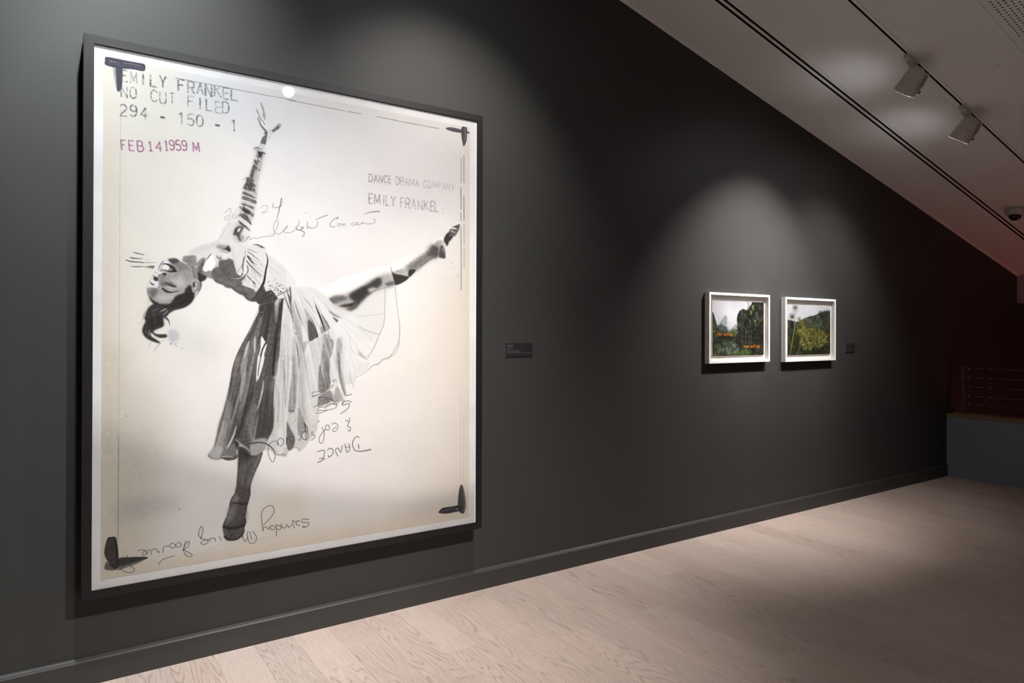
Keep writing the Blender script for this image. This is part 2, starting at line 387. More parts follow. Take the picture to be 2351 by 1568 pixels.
GL = {  # one-stroke-set letters in a unit box, y down
 'E': [[(1, 0), (0, 0), (0, 1), (1, 1)], [(0, .48), (.8, .48)]], 'F': [[(1, 0), (0, 0), (0, 1)], [(0, .48), (.75, .48)]],
 'M': [[(0, 1), (.05, 0), (.5, .8), (.95, 0), (1, 1)]], 'I': [[(.5, 0), (.5, 1)]], 'L': [[(0, 0), (0, 1), (1, 1)]],
 'Y': [[(0, 0), (.5, .5), (1, 0)], [(.5, .5), (.5, 1)]], 'R': [[(0, 1), (0, 0), (.7, 0), (.95, .12), (.95, .38), (.7, .5), (0, .5)], [(.5, .5), (1, 1)]],
 'A': [[(0, 1), (.5, 0), (1, 1)], [(.2, .65), (.8, .65)]], 'N': [[(0, 1), (0, 0), (1, 1), (1, 0)]], 'K': [[(0, 0), (0, 1)], [(1, 0), (0, .55)], [(.3, .42), (1, 1)]],
 'O': [[(.5, 0), (.12, .12), (0, .4), (0, .6), (.12, .88), (.5, 1), (.88, .88), (1, .6), (1, .4), (.88, .12), (.5, 0)]],
 'C': [[(1, .2), (.8, .03), (.4, 0), (.1, .15), (0, .4), (0, .6), (.1, .85), (.4, 1), (.8, .97), (1, .8)]],
 'U': [[(0, 0), (0, .75), (.2, .97), (.5, 1), (.8, .97), (1, .75), (1, 0)]], 'T': [[(0, 0), (1, 0)], [(.5, 0), (.5, 1)]],
 'D': [[(0, 0), (0, 1), (.55, 1), (.9, .85), (1, .6), (1, .4), (.9, .15), (.55, 0), (0, 0)]],
 'P': [[(0, 1), (0, 0), (.7, 0), (.95, .12), (.95, .42), (.7, .54), (0, .54)]],
 'B': [[(0, 0), (0, 1), (.7, 1), (1, .85), (1, .62), (.7, .5), (0, .5)], [(0, 0), (.65, 0), (.9, .12), (.9, .38), (.65, .5)]],
 '2': [[(0, .2), (.2, .03), (.6, 0), (.95, .15), (.9, .42), (0, 1), (1, 1)]], '9': [[(.95, .4), (.6, .55), (.2, .5), (0, .27), (.2, .04), (.7, 0), (1, .22), (1, .6), (.8, .92), (.3, 1), (.05, .88)]],
 '4': [[(.75, 1), (.75, 0), (0, .68), (1, .68)]], '1': [[(.15, .18), (.55, 0), (.55, 1)]], '|': [[(.15, .15), (.5, 0), (.5, 1)], [(.15, 1), (.85, 1)]],
 '5': [[(.9, 0), (.15, 0), (.08, .45), (.5, .38), (.9, .5), (1, .72), (.8, .95), (.35, 1), (0, .88)]],
 '0': [[(.5, 0), (.12, .12), (0, .4), (0, .6), (.12, .88), (.5, 1), (.88, .88), (1, .6), (1, .4), (.88, .12), (.5, 0)]],
 '-': [[(.1, .5), (.9, .5)]], ':': [[(.4, .3), (.4, .42)], [(.4, .8), (.4, .92)]],
 'f': [[(.9, .02), (.5, .05), (.4, .25), (.4, 1)], [(0, .35), (.85, .35)]], 'e': [[(.05, .66), (.95, .66), (.9, .42), (.5, .33), (.1, .45), (.03, .7), (.2, .95), (.6, 1), (.92, .9)]],
 'l': [[(.5, 0), (.5, 1)]], 'n': [[(0, .33), (0, 1)], [(0, .5), (.4, .34), (.85, .42), (.95, .6), (.95, 1)]],
 'o': [[(.5, .33), (.1, .45), (.02, .67), (.1, .9), (.5, 1), (.9, .9), (.98, .67), (.9, .45), (.5, .33)]], 't': [[(.45, .1), (.45, .85), (.6, .98), (.9, .97)], [(.05, .35), (.9, .35)]],
 'h': [[(0, 0), (0, 1)], [(0, .5), (.4, .34), (.85, .42), (.95, .6), (.95, 1)]], 'i': [[(.5, .35), (.5, 1)], [(.5, .08), (.5, .14)]],
 'g': [[(.95, .35), (.95, 1.1), (.7, 1.28), (.15, 1.25)], [(.95, .5), (.5, .33), (.08, .5), (.05, .8), (.5, .98), (.95, .8)]],
 'k': [[(0, 0), (0, 1)], [(.9, .36), (0, .75)], [(.3, .62), (.95, 1)]], 'w': [[(0, .35), (.22, 1), (.5, .4), (.78, 1), (1, .35)]]}

def glyph(c, ch, cx, cy, w, h, slope, pen, col, a=1., tex=0, lean=0.):
    for st in GL[ch]:
        pts = [(cx+(u-.5)*w+lean*(v-.5)*h, cy+(v-.5)*h+(u-.5)*w*slope) for u, v in st]
        if len(pts) > 5: pts = [tuple(p) for p in spline(pts, 3)]
        for i in range(len(pts)-1): c.line(pts[i:i+2], pen, col, a, 0, tex)

def paint_dancer(W=1200, Hh=1479):
    Hm = homography([(237.4, 126.6), (1081, 293), (1078, 1187.8), (232, 1331.6)], [(0, 0), (W, 0), (W, Hh), (0, Hh)])
    c = Canvas(W, Hh, Hm); po, ln, F = c.poly, c.line, c.frame
    c.tex = np.clip((noise2(Hh, W, 2.2)*.5+noise2(Hh, W, 5)*.5-.35)*2.6, 0, 1)
    # ---- paper: pale centre, yellowed margins, stains
    F(0, 0, 1)
    cream, beige = (229, 224, 214), (217, 208, 190)
    c.img[:] = (231, 228, 226)
    po([(225, 100), (480, 100), (470, 330), (430, 600), (380, 760), (330, 960), (320, 1360), (220, 1360)], (226, 222, 213), 45)
    po([(225, 120), (262, 120), (272, 500), (268, 900), (270, 1350), (220, 1350)], (221, 213, 198), 14)
    po([(225, 820), (285, 820), (292, 1000), (300, 1345), (220, 1350)], (208, 200, 181), 16, .8)
    po([(1064, 280), (1090, 280), (1090, 1200), (1060, 1200), (1066, 900), (1063, 600)], (224, 212, 194), 5)
    po([(990, 700), (1090, 620), (1090, 1200), (960, 1210), (1010, 1000)], (221, 210, 194), 40, .75)
    po([(880, 830), (1000, 760), (1070, 900), (1060, 1150), (930, 1180)], (225, 216, 204), 40, .6)
    po([(220, 1310), (420, 1275), (640, 1242), (880, 1200), (1085, 1160), (1085, 1205), (640, 1290), (220, 1345)], (216, 205, 184), 10, .9)
    po([(560, 1240), (800, 1200), (1000, 1160), (1085, 1150), (1085, 1205), (600, 1290)], (219, 207, 188), 12, .5)
    po([(620, 1145), (690, 1130), (705, 1190), (640, 1235), (590, 1215)], (223, 213, 193), 10, .7)
    po([(600, 150), (760, 190), (1080, 270), (1082, 330), (1000, 300), (760, 240), (600, 200)], (229, 222, 212), 10, .9)
    po([(430, 150), (640, 185), (700, 250), (660, 330), (520, 300), (430, 240)], (219, 220, 224), 18, .8)
    po([(700, 230), (1050, 310), (1058, 500), (900, 560), (700, 560), (640, 420)], (222, 220, 221), 40, .8)
    po([(760, 260), (1060, 310), (1064, 560), (900, 600), (720, 560), (700, 380)], (217, 215, 216), 40, .5)
    po([(870, 420), (1060, 330), (1062, 470), (960, 500)], (206, 202, 202), 25, .7)
    po([(610, 180), (700, 210), (860, 300), (700, 420), (620, 400)], (222, 221, 224), 30, .7)
    po([(630, 520), (800, 600), (900, 640), (740, 680), (660, 600)], (212, 210, 211), 22, .8)
    po([(275, 880), (340, 900), (380, 1000), (330, 1100), (275, 1130)], (203, 197, 184), 28, .8)
    po([(275, 1010), (350, 1040), (360, 1150), (330, 1300), (275, 1310)], (198, 190, 174), 26, .8)
    po([(274, 1150), (370, 1145), (420, 1155), (370, 1175), (300, 1190), (274, 1200)], (168, 163, 160), 13, .75)
    po([(400, 740), (450, 760), (520, 800), (480, 830), (420, 790)], (200, 197, 196), 20, .7)
    po([(960, 1160), (1060, 1130), (1060, 1165), (960, 1180)], (199, 194, 192), 9, .6)
    po([(700, 900), (960, 850), (1000, 1100), (700, 1180)], (223, 218, 216), 50, .6)
    for (y, y2, a) in ((352, 360, .5), (640, 628, .3), (920, 905, .3)): ln([(1000, y), (1078, y2)], 1, (200, 190, 180), a)
    c.img += ((noise2(Hh, W, 60)+noise2(Hh, W, 23)*.6-.8)*3.5)[..., None]*np.array([1, 1, .9], np.float32)
    c.img += ((noise2(Hh, W, 1.6)-.5)*5)[..., None]
    c.img[:] = (231, 228, 226)+.78*(c.img-(231, 228, 226))
    # crop lines
    ln([(277, 250), (275.5, 420), (274.5, 700), (273, 900), (271.5, 1100), (271, 1324)], .9, (150, 145, 138), .55)
    ln([(273, 1000), (272, 1180), (271.3, 1240)], 1.0, (100, 96, 92), .6)
    F(180, 60, 4.356); ln([(970, 512), (1560, 625), (2178, 742)], 4.2, 85, .85)
    F(660, 60, 4.356); ln([(0, 733), (300, 790), (580, 845)], 4, 85, .85); ln([(600, 848), (745, 875)], 4, 90, .8); ln([(900, 902), (1200, 962), (1520, 1022)], 4, 80, .85)
    ln([(1745, 1320), (1744, 1568)], 4, 80, .9); ln([(1772, 1295), (1772, 1568)], 4.5, 70, .9)
    F(660, 420, 3.92); ln([(1566, 40), (1568, 240)], 4.5, 60); ln([(1568, 270), (1567, 345)], 4, 70); ln([(1567, 400), (1570, 700), (1569, 970)], 4.5, 65, .9)
    ln([(1594, 120), (1596, 340)], 5, 60, .9); ln([(1595, 370), (1597, 560)], 4, 90, .8); ln([(1596, 580), (1597, 770)], 4, 90, .7)
    F(660, 800, 3.92); ln([(1562, 440), (1560, 1200)], 3, 160, .5); ln([(1592, 600), (1588, 1180)], 3, 160, .5)
    # ---- sheer skirt behind the raised leg
    F(660, 420, 3.92)
    po([(590, 1150), (700, 1040), (880, 950), (970, 930), (1000, 1180), (1012, 1300), (1005, 1450), (940, 1568), (700, 1700), (500, 1600)], 218, 8, .45)
    po([(600, 1160), (760, 1030), (882, 950), (880, 1180), (830, 1370), (720, 1420), (600, 1300)], 207, 12, .45)
    ln([(885, 950), (880, 1100), (880, 1180), (868, 1280), (830, 1370), (780, 1490), (725, 1568)], [6, 5, 7, 6, 8, 5], 160, .9)
    ln([(930, 760), (970, 920), (985, 1050), (1003, 1200), (1015, 1290), (1005, 1430), (960, 1520), (900, 1600)], [4, 6, 5, 8, 6, 6], 160, .9)
    ln([(540, 1205), (700, 1200), (870, 1178)], 5, 178, .8); ln([(590, 1250), (690, 1320), (830, 1370)], 10, 178, .8, 2)
    F(690, 780, 5.228)
    ln([(1190, 0), (1190, 60), (1130, 180), (1000, 240), (940, 295), (870, 315), (780, 400), (650, 465)], [6, 6, 6, 10, 14, 8, 6, 5], 150, .9)
    ln([(920, 20), (890, 80), (805, 240)], 5, 170, .8); ln([(650, 410), (740, 390), (800, 345), (820, 280)], 6, 175, .8)
    po([(600, 20), (640, 40), (700, 120), (805, 240), (700, 190), (635, 140)], 172, 3, .85)
    po([(600, 260), (760, 280), (810, 320), (660, 400)], 205, 12, .5)
    # ---- raised leg
    F(720, 490, 6.531)
    po([(60, 1170), (250, 1060), (450, 960), (700, 890), (1000, 800), (1150, 770), (1400, 650), (1600, 590), (1750, 470), (1850, 380), (1950, 340), (2010, 280), (2080, 200), (2180, 140), (2205, 165), (2190, 240), (2130, 340), (2050, 410), (2010, 500), (1990, 600), (1992, 660), (1960, 680), (1870, 655), (1760, 690), (1640, 780), (1500, 890), (1440, 960), (1360, 1030), (1230, 1075), (1080, 1115), (920, 1170), (820, 1240), (700, 1360), (590, 1460), (400, 1440), (210, 1310)], (237, 233, 229), 3)
    po([(210, 1310), (400, 1230), (560, 1180), (720, 1090), (1000, 930), (1180, 910), (1222, 1075), (1080, 1112), (920, 1168), (820, 1238), (590, 1455), (400, 1430)], 168, 26)
    po([(540, 1215), (700, 1125), (800, 1075), (900, 1005), (990, 965), (1035, 1000), (1010, 1080), (940, 1140), (830, 1225), (700, 1350), (600, 1445), (530, 1420), (640, 1340), (570, 1290)], 72, 14)
    po([(640, 1180), (800, 1090), (800, 1180), (680, 1290), (600, 1270)], 58, 16, .8)
    po([(225, 1300), (330, 1235), (480, 1245), (505, 1290), (400, 1325), (300, 1350)], 112, 13)
    po([(390, 1385), (560, 1350), (650, 1320), (570, 1400), (440, 1402)], 62, 8)
    po([(480, 1430), (600, 1400), (690, 1350), (595, 1455)], 105, 10)
    po([(820, 1145), (880, 1110), (965, 1125), (900, 1175), (840, 1180)], 185, 9, .9)
    po([(1045, 990), (1180, 930), (1215, 1070), (1085, 1110)], 178, 10); po([(1090, 1045), (1200, 1020), (1218, 1062), (1100, 1085)], 112, 9)
    ln([(830, 1225), (920, 1165), (1080, 1112), (1220, 1075)], 9, 120, .8, 2)
    po([(1175, 870), (1230, 905), (1340, 920), (1425, 940), (1445, 958), (1360, 1030), (1237, 1075), (1205, 980)], 62, 4)
    po([(1200, 880), (1300, 845), (1425, 845), (1445, 900), (1428, 945), (1300, 915)], 186, 7)
    po([(1400, 800), (1600, 650), (1690, 590), (1760, 480), (1870, 495), (1880, 640), (1760, 690), (1640, 780), (1550, 855), (1445, 860)], 128, 22)
    po([(1450, 880), (1540, 850), (1640, 765), (1760, 672), (1865, 640), (1850, 655), (1760, 690), (1640, 780), (1500, 890), (1442, 955)], 78, 8)
    po([(1440, 850), (1540, 850), (1445, 955)], 62, 5)
    po([(1780, 495), (1850, 480), (1895, 520), (1875, 640), (1800, 645), (1700, 620), (1760, 560)], 88, 14)
    po([(1830, 440), (1900, 400), (1950, 440), (1900, 520), (1840, 490)], 150, 12, .8)
    for i in range(13):                                                # net stockings
        x = 1250+i*48; y = 905-i*27-(0 if i < 4 else (i-4)*6)
        ln([(x-40, y-25), (x+70, y+10)], 7, 110, .55); ln([(x, y-40), (x+90, y-8)], 6, 130, .5); ln([(x+30, y+10), (x+110, y+25)], 5, 200, .3)
    po([(1890, 560), (1920, 480), (1950, 490), (1975, 560), (1990, 640), (1985, 668), (1955, 680), (1880, 648)], 92, 4)
    ln([(1950, 440), (1975, 500), (1992, 590)], [26, 30, 14], 195, .95, 3); ln([(1935, 520), (1960, 590)], 10, 190, .7, 2)
    ln([(2010, 330), (1970, 400), (1915, 480), (1888, 580), (1884, 645)], 9, 178, .9, 1)
    po([(1962, 385), (2010, 300), (2060, 280), (2110, 310), (2080, 385), (2042, 425), (2015, 490), (1985, 455)], 66, 5)
    po([(2040, 260), (2100, 205), (2180, 165), (2205, 170), (2190, 240), (2130, 340), (2070, 330)], 108, 5)
    ln([(2060, 212), (2110, 222), (2160, 236)], [28, 26, 8], 225, 1, 2); ln([(2068, 255), (2130, 290)], [14, 10], 222, .9, 2); ln([(2100, 192), (2170, 160)], [16, 8], 222, .9, 2)
    ln([(2090, 205), (2195, 180)], 10, 80, .8, 2); ln([(2050, 330), (2058, 338)], 24, 172, .9, 5); ln([(2205, 165), (2190, 240), (2130, 340)], 8, 150, .8, 2)
    ln([(1158, 790), (1180, 870), (1200, 950), (1228, 1080)], [6, 12, 9, 6], 128, .9, 1)
    # ---- standing leg
    F(490, 1020, 6.533)
    po([(385, 40), (560, 100), (740, 120), (745, 130), (700, 270), (640, 400), (590, 520), (560, 640), (556, 760), (540, 820), (515, 920), (492, 1060), (482, 1120), (490, 1190), (470, 1260), (470, 1300), (440, 1370), (360, 1430), (250, 1450), (190, 1430), (160, 1370), (147, 1290), (145, 1220), (190, 1120), (220, 1020), (245, 930), (260, 860), (300, 780), (335, 710), (355, 620), (365, 480), (380, 300)], 98, 3)
    po([(385, 40), (560, 120), (600, 180), (480, 260), (400, 330), (385, 200)], 66, 20)
    ln([(690, 180), (620, 380), (550, 560), (500, 660)], [40, 60, 60, 40], 128, .7, 14); ln([(430, 260), (420, 480), (420, 640)], [20, 40, 40], 120, .45, 14)
    ln([(735, 140), (690, 280), (630, 400), (580, 520), (556, 640), (552, 760), (515, 900)], 14, 70, .7, 4)
    ln([(380, 260), (365, 480), (352, 630), (330, 715)], 14, 66, .7, 4)
    po([(290, 800), (350, 755), (400, 820), (340, 880), (275, 880)], 142, 14, .9)
    ln([(290, 880), (400, 902), (518, 900)], [16, 34, 26], 66, .9, 5); ln([(258, 928), (330, 912), (400, 925)], 18, 138, .8, 5)
    po([(240, 960), (340, 930), (330, 1060), (240, 1180), (180, 1200), (215, 1080)], 140, 18, .85)
    po([(370, 1000), (490, 960), (480, 1180), (340, 1220)], 92, 20, .7)
    ln([(150, 1240), (260, 1266), (380, 1250), (478, 1212)], [24, 34, 34, 22], 58, .95, 4)
    ln([(482, 1118), (487, 1190)], 16, 48, 1, 2); ln([(192, 1120), (150, 1225)], 12, 58, 1, 2); ln([(300, 780), (262, 860), (246, 935)], 12, 62, .9, 2)
    po([(165, 1290), (260, 1300), (360, 1290), (462, 1250), (440, 1370), (360, 1430), (250, 1450), (190, 1430)], 108, 8, .8)
    ln([(165, 1390), (250, 1440), (360, 1425), (440, 1355), (462, 1290)], [24, 22, 26, 20, 14], 55, .9, 4)
    ln([(235, 1330), (275, 1370), (245, 1430)], 14, 60, .9, 3); ln([(310, 1340), (305, 1390), (340, 1410)], 12, 62, .8, 3); ln([(180, 1400), (230, 1370)], 12, 72, .8, 3); ln([(220, 1290), (330, 1300)], 14, 90, .8, 4)
    for i in range(26):                                                # stocking weave
        t = i/25; ln([(400+t*230-140*t*t, 130+t*200), (430+150*t-200*t*t, 560+t*180)], 3, 130, .22)
        ln([(250+t*210, 930+t*30), (190+t*220, 1190+t*20)], 3, 150, .2)
    # ---- dark side of the skirt
    F(0, 0, 1)
    po([(597, 700), (594, 717), (579, 747), (568, 768), (556, 790), (542, 820), (533, 850), (525, 903), (515, 939), (503, 974), (493, 1021), (484, 1038), (478, 1047), (490, 1054), (508, 1053), (525, 1057), (543, 1052), (548, 1036), (546, 1020), (560, 1026), (577, 1045), (603, 1037), (614, 1016), (629, 979), (628, 936), (632, 886), (639, 836), (641, 815), (644, 775), (647, 736), (651, 690), (625, 684)], 96, .7)
    F(560, 660, 7.838)                                                 # light side of the skirt
    po([(715, 190), (850, 100), (900, 0), (1230, 0), (1480, 150), (1700, 400), (1900, 470), (2038, 480), (2038, 1568), (1900, 1750), (1500, 1700), (600, 1700), (640, 1200), (690, 600)], 212, 6, .95)
    po([(1650, 640), (2038, 560), (2038, 1500), (1760, 1500)], 222, 20, .8)
    po([(300, 340), (560, 300), (535, 600), (470, 800), (410, 1000), (380, 960), (312, 880), (322, 600)], 68, 8)
    po([(612, 600), (640, 350), (715, 180), (705, 350), (682, 600), (662, 900), (640, 1250), (590, 1568), (505, 1568), (530, 1200), (560, 900), (592, 650)], 64, 4)
    ln([(605, 640), (565, 1000), (545, 1350), (530, 1568)], [20, 50, 56, 60], 44, .9, 8)
    po([(540, 560), (582, 650), (560, 900), (535, 1200), (500, 1568), (350, 1568), (400, 1200), (430, 980), (480, 750)], 90, 7)
    po([(560, 300), (600, 200), (660, 160), (672, 220), (640, 300), (612, 500), (588, 630), (565, 500)], 190, 4)
    ln([(575, 330), (590, 480), (585, 580)], 14, 105, .9, 3); ln([(655, 200), (625, 330), (615, 420)], 14, 100, .9, 3)
    ln([(335, 500), (312, 700), (292, 860)], [6, 14, 10], 128, .9, 3); ln([(200, 620), (130, 800), (60, 960)], 16, 120, .5, 6)
    ln([(380, 350), (350, 560), (340, 800)], 18, 82, .6, 6); ln([(460, 330), (440, 600), (420, 800)], 16, 52, .6, 6)
    po([(155, 1000), (220, 900), (250, 1000), (272, 1200), (230, 1568), (75, 1568), (110, 1200)], 130, 8)
    po([(0, 1100), (100, 960), (60, 1400), (-20, 1650), (-60, 1400)], 150, 8)
    po([(320, 882), (385, 975), (415, 1030), (372, 1200), (330, 1400), (285, 1568), (240, 1568), (255, 1300), (300, 1100)], 226, 2)
    ln([(408, 985), (335, 1130), (288, 1350), (262, 1568)], [30, 26, 30, 22], 74, 1, 2)
    po([(205, 870), (216, 980), (212, 1130), (192, 1200), (180, 1050)], 208, 3); po([(105, 960), (60, 1150), (5, 1285), (35, 1080)], 204, 4); ln([(268, 800), (252, 880)], [10, 16], 205, .9, 2)
    ln([(65, 1300), (30, 1568)], 18, 185, .8, 4); ln([(150, 1230), (120, 1500)], 20, 165, .6, 6)
    ln([(322, 445), (323, 452)], 18, 215, 1, 1)
    # pleats of the light side
    ln([(735, 185), (800, 330), (855, 480), (880, 600)], [10, 22, 18, 8], 106, .9, 4); ln([(770, 60), (825, 180), (825, 280)], [14, 20, 10], 84, .9, 3); ln([(850, 60), (848, 250), (860, 420), (888, 600), (905, 760)], [14, 30, 26, 14, 8], 108, .9, 5)
    po([(880, 250), (960, 500), (1020, 640), (1052, 800), (1070, 1000), (1080, 1180), (1000, 1000), (930, 800), (880, 560)], 172, 8, .9)
    ln([(910, 230), (985, 470), (1045, 650), (1050, 700)], [10, 30, 14, 6], 128, .9, 6)
    ln([(880, 560), (905, 800), (960, 1050), (1020, 1300)], [6, 10, 10, 6], 130, .8, 3); ln([(895, 620), (930, 830)], 12, 228, .8, 3)
    po([(1095, 400), (1150, 440), (1225, 590), (1290, 720), (1342, 880), (1280, 922), (1192, 965), (1165, 850), (1150, 650)], 150, 7)
    po([(1155, 590), (1225, 620), (1290, 740), (1342, 880), (1280, 922), (1192, 965), (1168, 850)], 86, 5)
    ln([(1215, 540), (1290, 720), (1332, 870)], [6, 12, 16], 58, .95, 2); ln([(1260, 720), (1310, 860)], 8, 190, .8, 2)
    ln([(1045, 220), (1075, 350), (1110, 420)], 10, 140, .8, 3); ln([(1020, 60), (1060, 160), (1180, 300), (1270, 460)], [8, 10, 26, 10], 165, .8, 6)
    po([(1245, 150), (1300, 320), (1375, 480), (1440, 670), (1478, 800), (1455, 770), (1385, 590), (1310, 380)], 60, 2.5)
    po([(1400, 480), (1470, 590), (1545, 740), (1480, 790), (1400, 840), (1388, 700), (1440, 700)], 138, 4); ln([(1410, 500), (1490, 620), (1550, 740)], [8, 16, 14], 56, .9, 3)
    ln([(1300, 300), (1380, 420), (1440, 540)], 14, 150, .7, 4); ln([(1395, 620), (1388, 760), (1395, 830)], 12, 150, .7, 3)
    po([(1600, 530), (1702, 590), (1680, 632), (1640, 600)], 92, 3); po([(1525, 410), (1610, 515), (1770, 560), (1700, 500)], 158, 6); ln([(1440, 260), (1540, 400), (1640, 480)], [8, 14, 8], 180, .8, 5)
    po([(890, 880), (940, 950), (985, 1150), (1012, 1400), (985, 1568), (845, 1568), (885, 1200)], 160, 6); ln([(935, 960), (980, 1200), (990, 1470)], [10, 24, 12], 108, .9, 4); ln([(1000, 1200), (1025, 1380)], 12, 140, .8, 3)
    ln([(925, 825), (990, 840)], [24, 8], 118, .9, 3); po([(1070, 1000), (1180, 962), (1125, 1080), (1085, 1195)], 172, 5)
    po([(1220, 1000), (1360, 900), (1430, 960), (1420, 1150), (1380, 1400), (1350, 1568), (1120, 1568), (1140, 1250)], 200, 14, .8)
    po([(1425, 870), (1500, 840), (1545, 880), (1565, 1050), (1545, 1250), (1535, 1568), (1355, 1568), (1390, 1350), (1425, 1150)], 150, 7)
    ln([(1520, 780), (1555, 950), (1565, 1100), (1520, 1260), (1460, 1440), (1440, 1568)], [10, 22, 26, 20, 20, 16], 120, .85, 5); ln([(1610, 1040), (1590, 1160), (1545, 1260)], [8, 18, 8], 122, .9, 3)
    ln([(1680, 960), (1710, 1250), (1745, 1568)], [14, 30, 34], 150, .85, 7); ln([(1830, 1000), (1790, 1300), (1790, 1568)], 20, 190, .6, 8)
    ln([(715, 600), (735, 700), (740, 790)], [8, 16, 6], 150, .8, 4); ln([(690, 880), (715, 1250), (735, 1568)], [8, 16, 22], 160, .8, 5); ln([(690, 1150), (660, 1568)], 40, 175, .6, 10)
    ln([(1700, 660), (1850, 760), (1910, 900), (1930, 1080), (2000, 1200)], [6, 8, 12, 14, 8], 185, .8, 5); ln([(1560, 300), (1800, 460), (1980, 520)], [5, 8, 5], 190, .8, 3)
    F(470, 820, 6.031)
    po([(1030, 0), (1220, 0), (1340, 0), (1480, 300), (1568, 560), (1568, 980), (1440, 1180), (1320, 1310), (1250, 1258), (1172, 1300), (1130, 1380), (1000, 1358), (885, 1285), (830, 1290), (900, 1100), (962, 960), (955, 700), (980, 400)], 190, 6, .85)
    po([(1340, 0), (1568, 200), (1568, 900), (1440, 800), (1380, 300)], 208, 14, .8)
    po([(520, 150), (585, 0), (600, 100), (572, 300), (545, 450), (500, 610), (490, 580), (502, 400)], 168, 5)
    po([(440, 0), (490, 20), (440, 200), (405, 300), (385, 250)], 150, 5); ln([(495, 10), (440, 180)], 12, 180, .7, 3); ln([(600, 60), (590, 300)], 20, 80, .7, 6)
    ln([(660, 0), (620, 200)], 24, 135, .8, 6); ln([(400, 300), (340, 560), (290, 760)], [30, 40, 30], 128, .6, 10)
    po([(738, 0), (775, 0), (745, 170), (728, 335), (716, 300)], 220, 2); po([(790, 0), (832, 0), (800, 150), (738, 330), (752, 200)], 222, 2); ln([(772, 0), (747, 170), (732, 320)], 12, 78, .9, 2)
    ln([(720, 340), (680, 480), (600, 620), (545, 800), (490, 980), (430, 1130)], [40, 70, 90, 80, 70, 40], 62, .85, 14)
    ln([(450, 560), (400, 760), (385, 920)], [30, 44, 20], 82, .7, 10)
    po([(590, 800), (700, 650), (745, 720), (690, 850), (720, 900), (685, 1180), (650, 1350), (620, 1130), (572, 900)], 122, 12)
    po([(750, 740), (820, 420), (950, 560), (955, 900), (905, 1080), (730, 1120), (700, 1150), (740, 850)], 80, 10)
    ln([(940, 150), (920, 320), (880, 480)], 16, 110, .5, 6); ln([(835, 460), (860, 540)], 40, (120, 100, 78), .35, 14)
    ln([(822, 330), (800, 480), (765, 620), (730, 725)], [10, 24, 20, 8], 188, .95, 3); ln([(745, 780), (715, 960), (680, 1150)], [6, 16, 20], 160, .8, 5); ln([(585, 860), (640, 1040), (660, 1180)], [8, 14, 10], 150, .7, 5)
    po([(650, 1190), (760, 1130), (875, 1150), (805, 1310), (645, 1362)], 168, 6, .9)
    po([(300, 620), (268, 720), (200, 930), (140, 1210), (52, 1372), (120, 1412), (240, 1400), (300, 1230), (345, 1000), (375, 800), (352, 620)], 168, 14, .75)
    po([(60, 1370), (130, 1250), (260, 1260), (230, 1400), (120, 1412)], 190, 8, .7)
    ln([(442, 950), (405, 1080), (340, 1220), (300, 1280)], [8, 24, 30, 10], 196, .9, 4); ln([(362, 860), (348, 960)], [10, 12], 200, .8, 3)
    ln([(270, 900), (230, 1060), (170, 1240)], 22, 195, .5, 7); ln([(380, 700), (330, 960), (290, 1160)], 22, 120, .6, 8); ln([(250, 1340), (310, 1130)], 24, 130, .7, 6)
    po([(275, 1290), (420, 1200), (455, 1262), (440, 1360), (235, 1390)], 128, 9)
    ln([(58, 1375), (130, 1412), (220, 1412)], 9, 118, .9, 1); ln([(220, 1388), (320, 1425), (430, 1408), (468, 1360)], [12, 18, 16, 12], 88, .9, 3); ln([(240, 1382), (330, 1378), (400, 1390)], 14, 196, .8, 3); ln([(450, 1290), (455, 1350)], 14, 222, .8, 3)
    ln([(425, 1138), (500, 1200), (630, 1300)], [14, 22, 24], 158, .9, 3); po([(430, 1165), (480, 1210), (470, 1260), (430, 1240)], 62, 6, .9)
    po([(1225, 0), (1320, 0), (1305, 200), (1285, 480), (1245, 752), (1160, 745), (1180, 450)], 146, 6); ln([(1160, 742), (1240, 750)], [8, 18], 84, .9, 2)
    po([(1290, 200), (1340, 300), (1400, 700), (1420, 900), (1340, 800), (1300, 600)], 172, 10, .7)
    ln([(1090, 40), (1112, 300), (1125, 700)], [14, 26, 16], 128, .85, 5); ln([(1200, 60), (1148, 640), (1132, 900), (1122, 1250)], [50, 34, 20, 22], 218, .95, 3); ln([(1288, 370), (1286, 700), (1276, 1050)], [8, 16, 14], 222, .9, 2)
    ln([(1000, 380), (1030, 640), (1010, 900)], [30, 40, 30], 165, .7, 8); ln([(985, 60), (975, 400), (962, 700)], 16, 205, .6, 4)
    po([(1142, 900), (1180, 970), (1240, 1090), (1252, 1180), (1230, 1260), (1170, 1300), (1142, 1220)], 112, 5)
    po([(1300, 700), (1350, 820), (1420, 980), (1405, 1040), (1290, 1050)], 152, 7); ln([(1300, 700), (1360, 840), (1400, 960)], 10, 125, .8, 3)
    ln([(1190, 950), (1290, 850)], 8, 145, .8, 1); ln([(1000, 1355), (1060, 1358), (1112, 1340)], 12, 112, .85, 2); ln([(1320, 1310), (1400, 1240), (1450, 1150)], 6, 172, .8); ln([(1172, 1300), (1230, 1258), (1300, 1262), (1320, 1310)], 7, 138, .8, 1)
    ln([(900, 1100), (970, 1060)], 6, 150, .7); ln([(835, 1288), (970, 1270)], 6, 165, .7); ln([(990, 1300), (1000, 1350)], 10, 150, .6, 2); ln([(1110, 1365), (1125, 1372)], 14, 110, .8, 2)
    po([(1010, 1030), (1080, 1000), (1100, 1300), (1010, 1340)], 214, 8, .7)
    F(690, 780, 5.228)
    po([(80, 200), (270, 120), (225, 400), (225, 640), (150, 640), (90, 420)], 200, 10, .6)
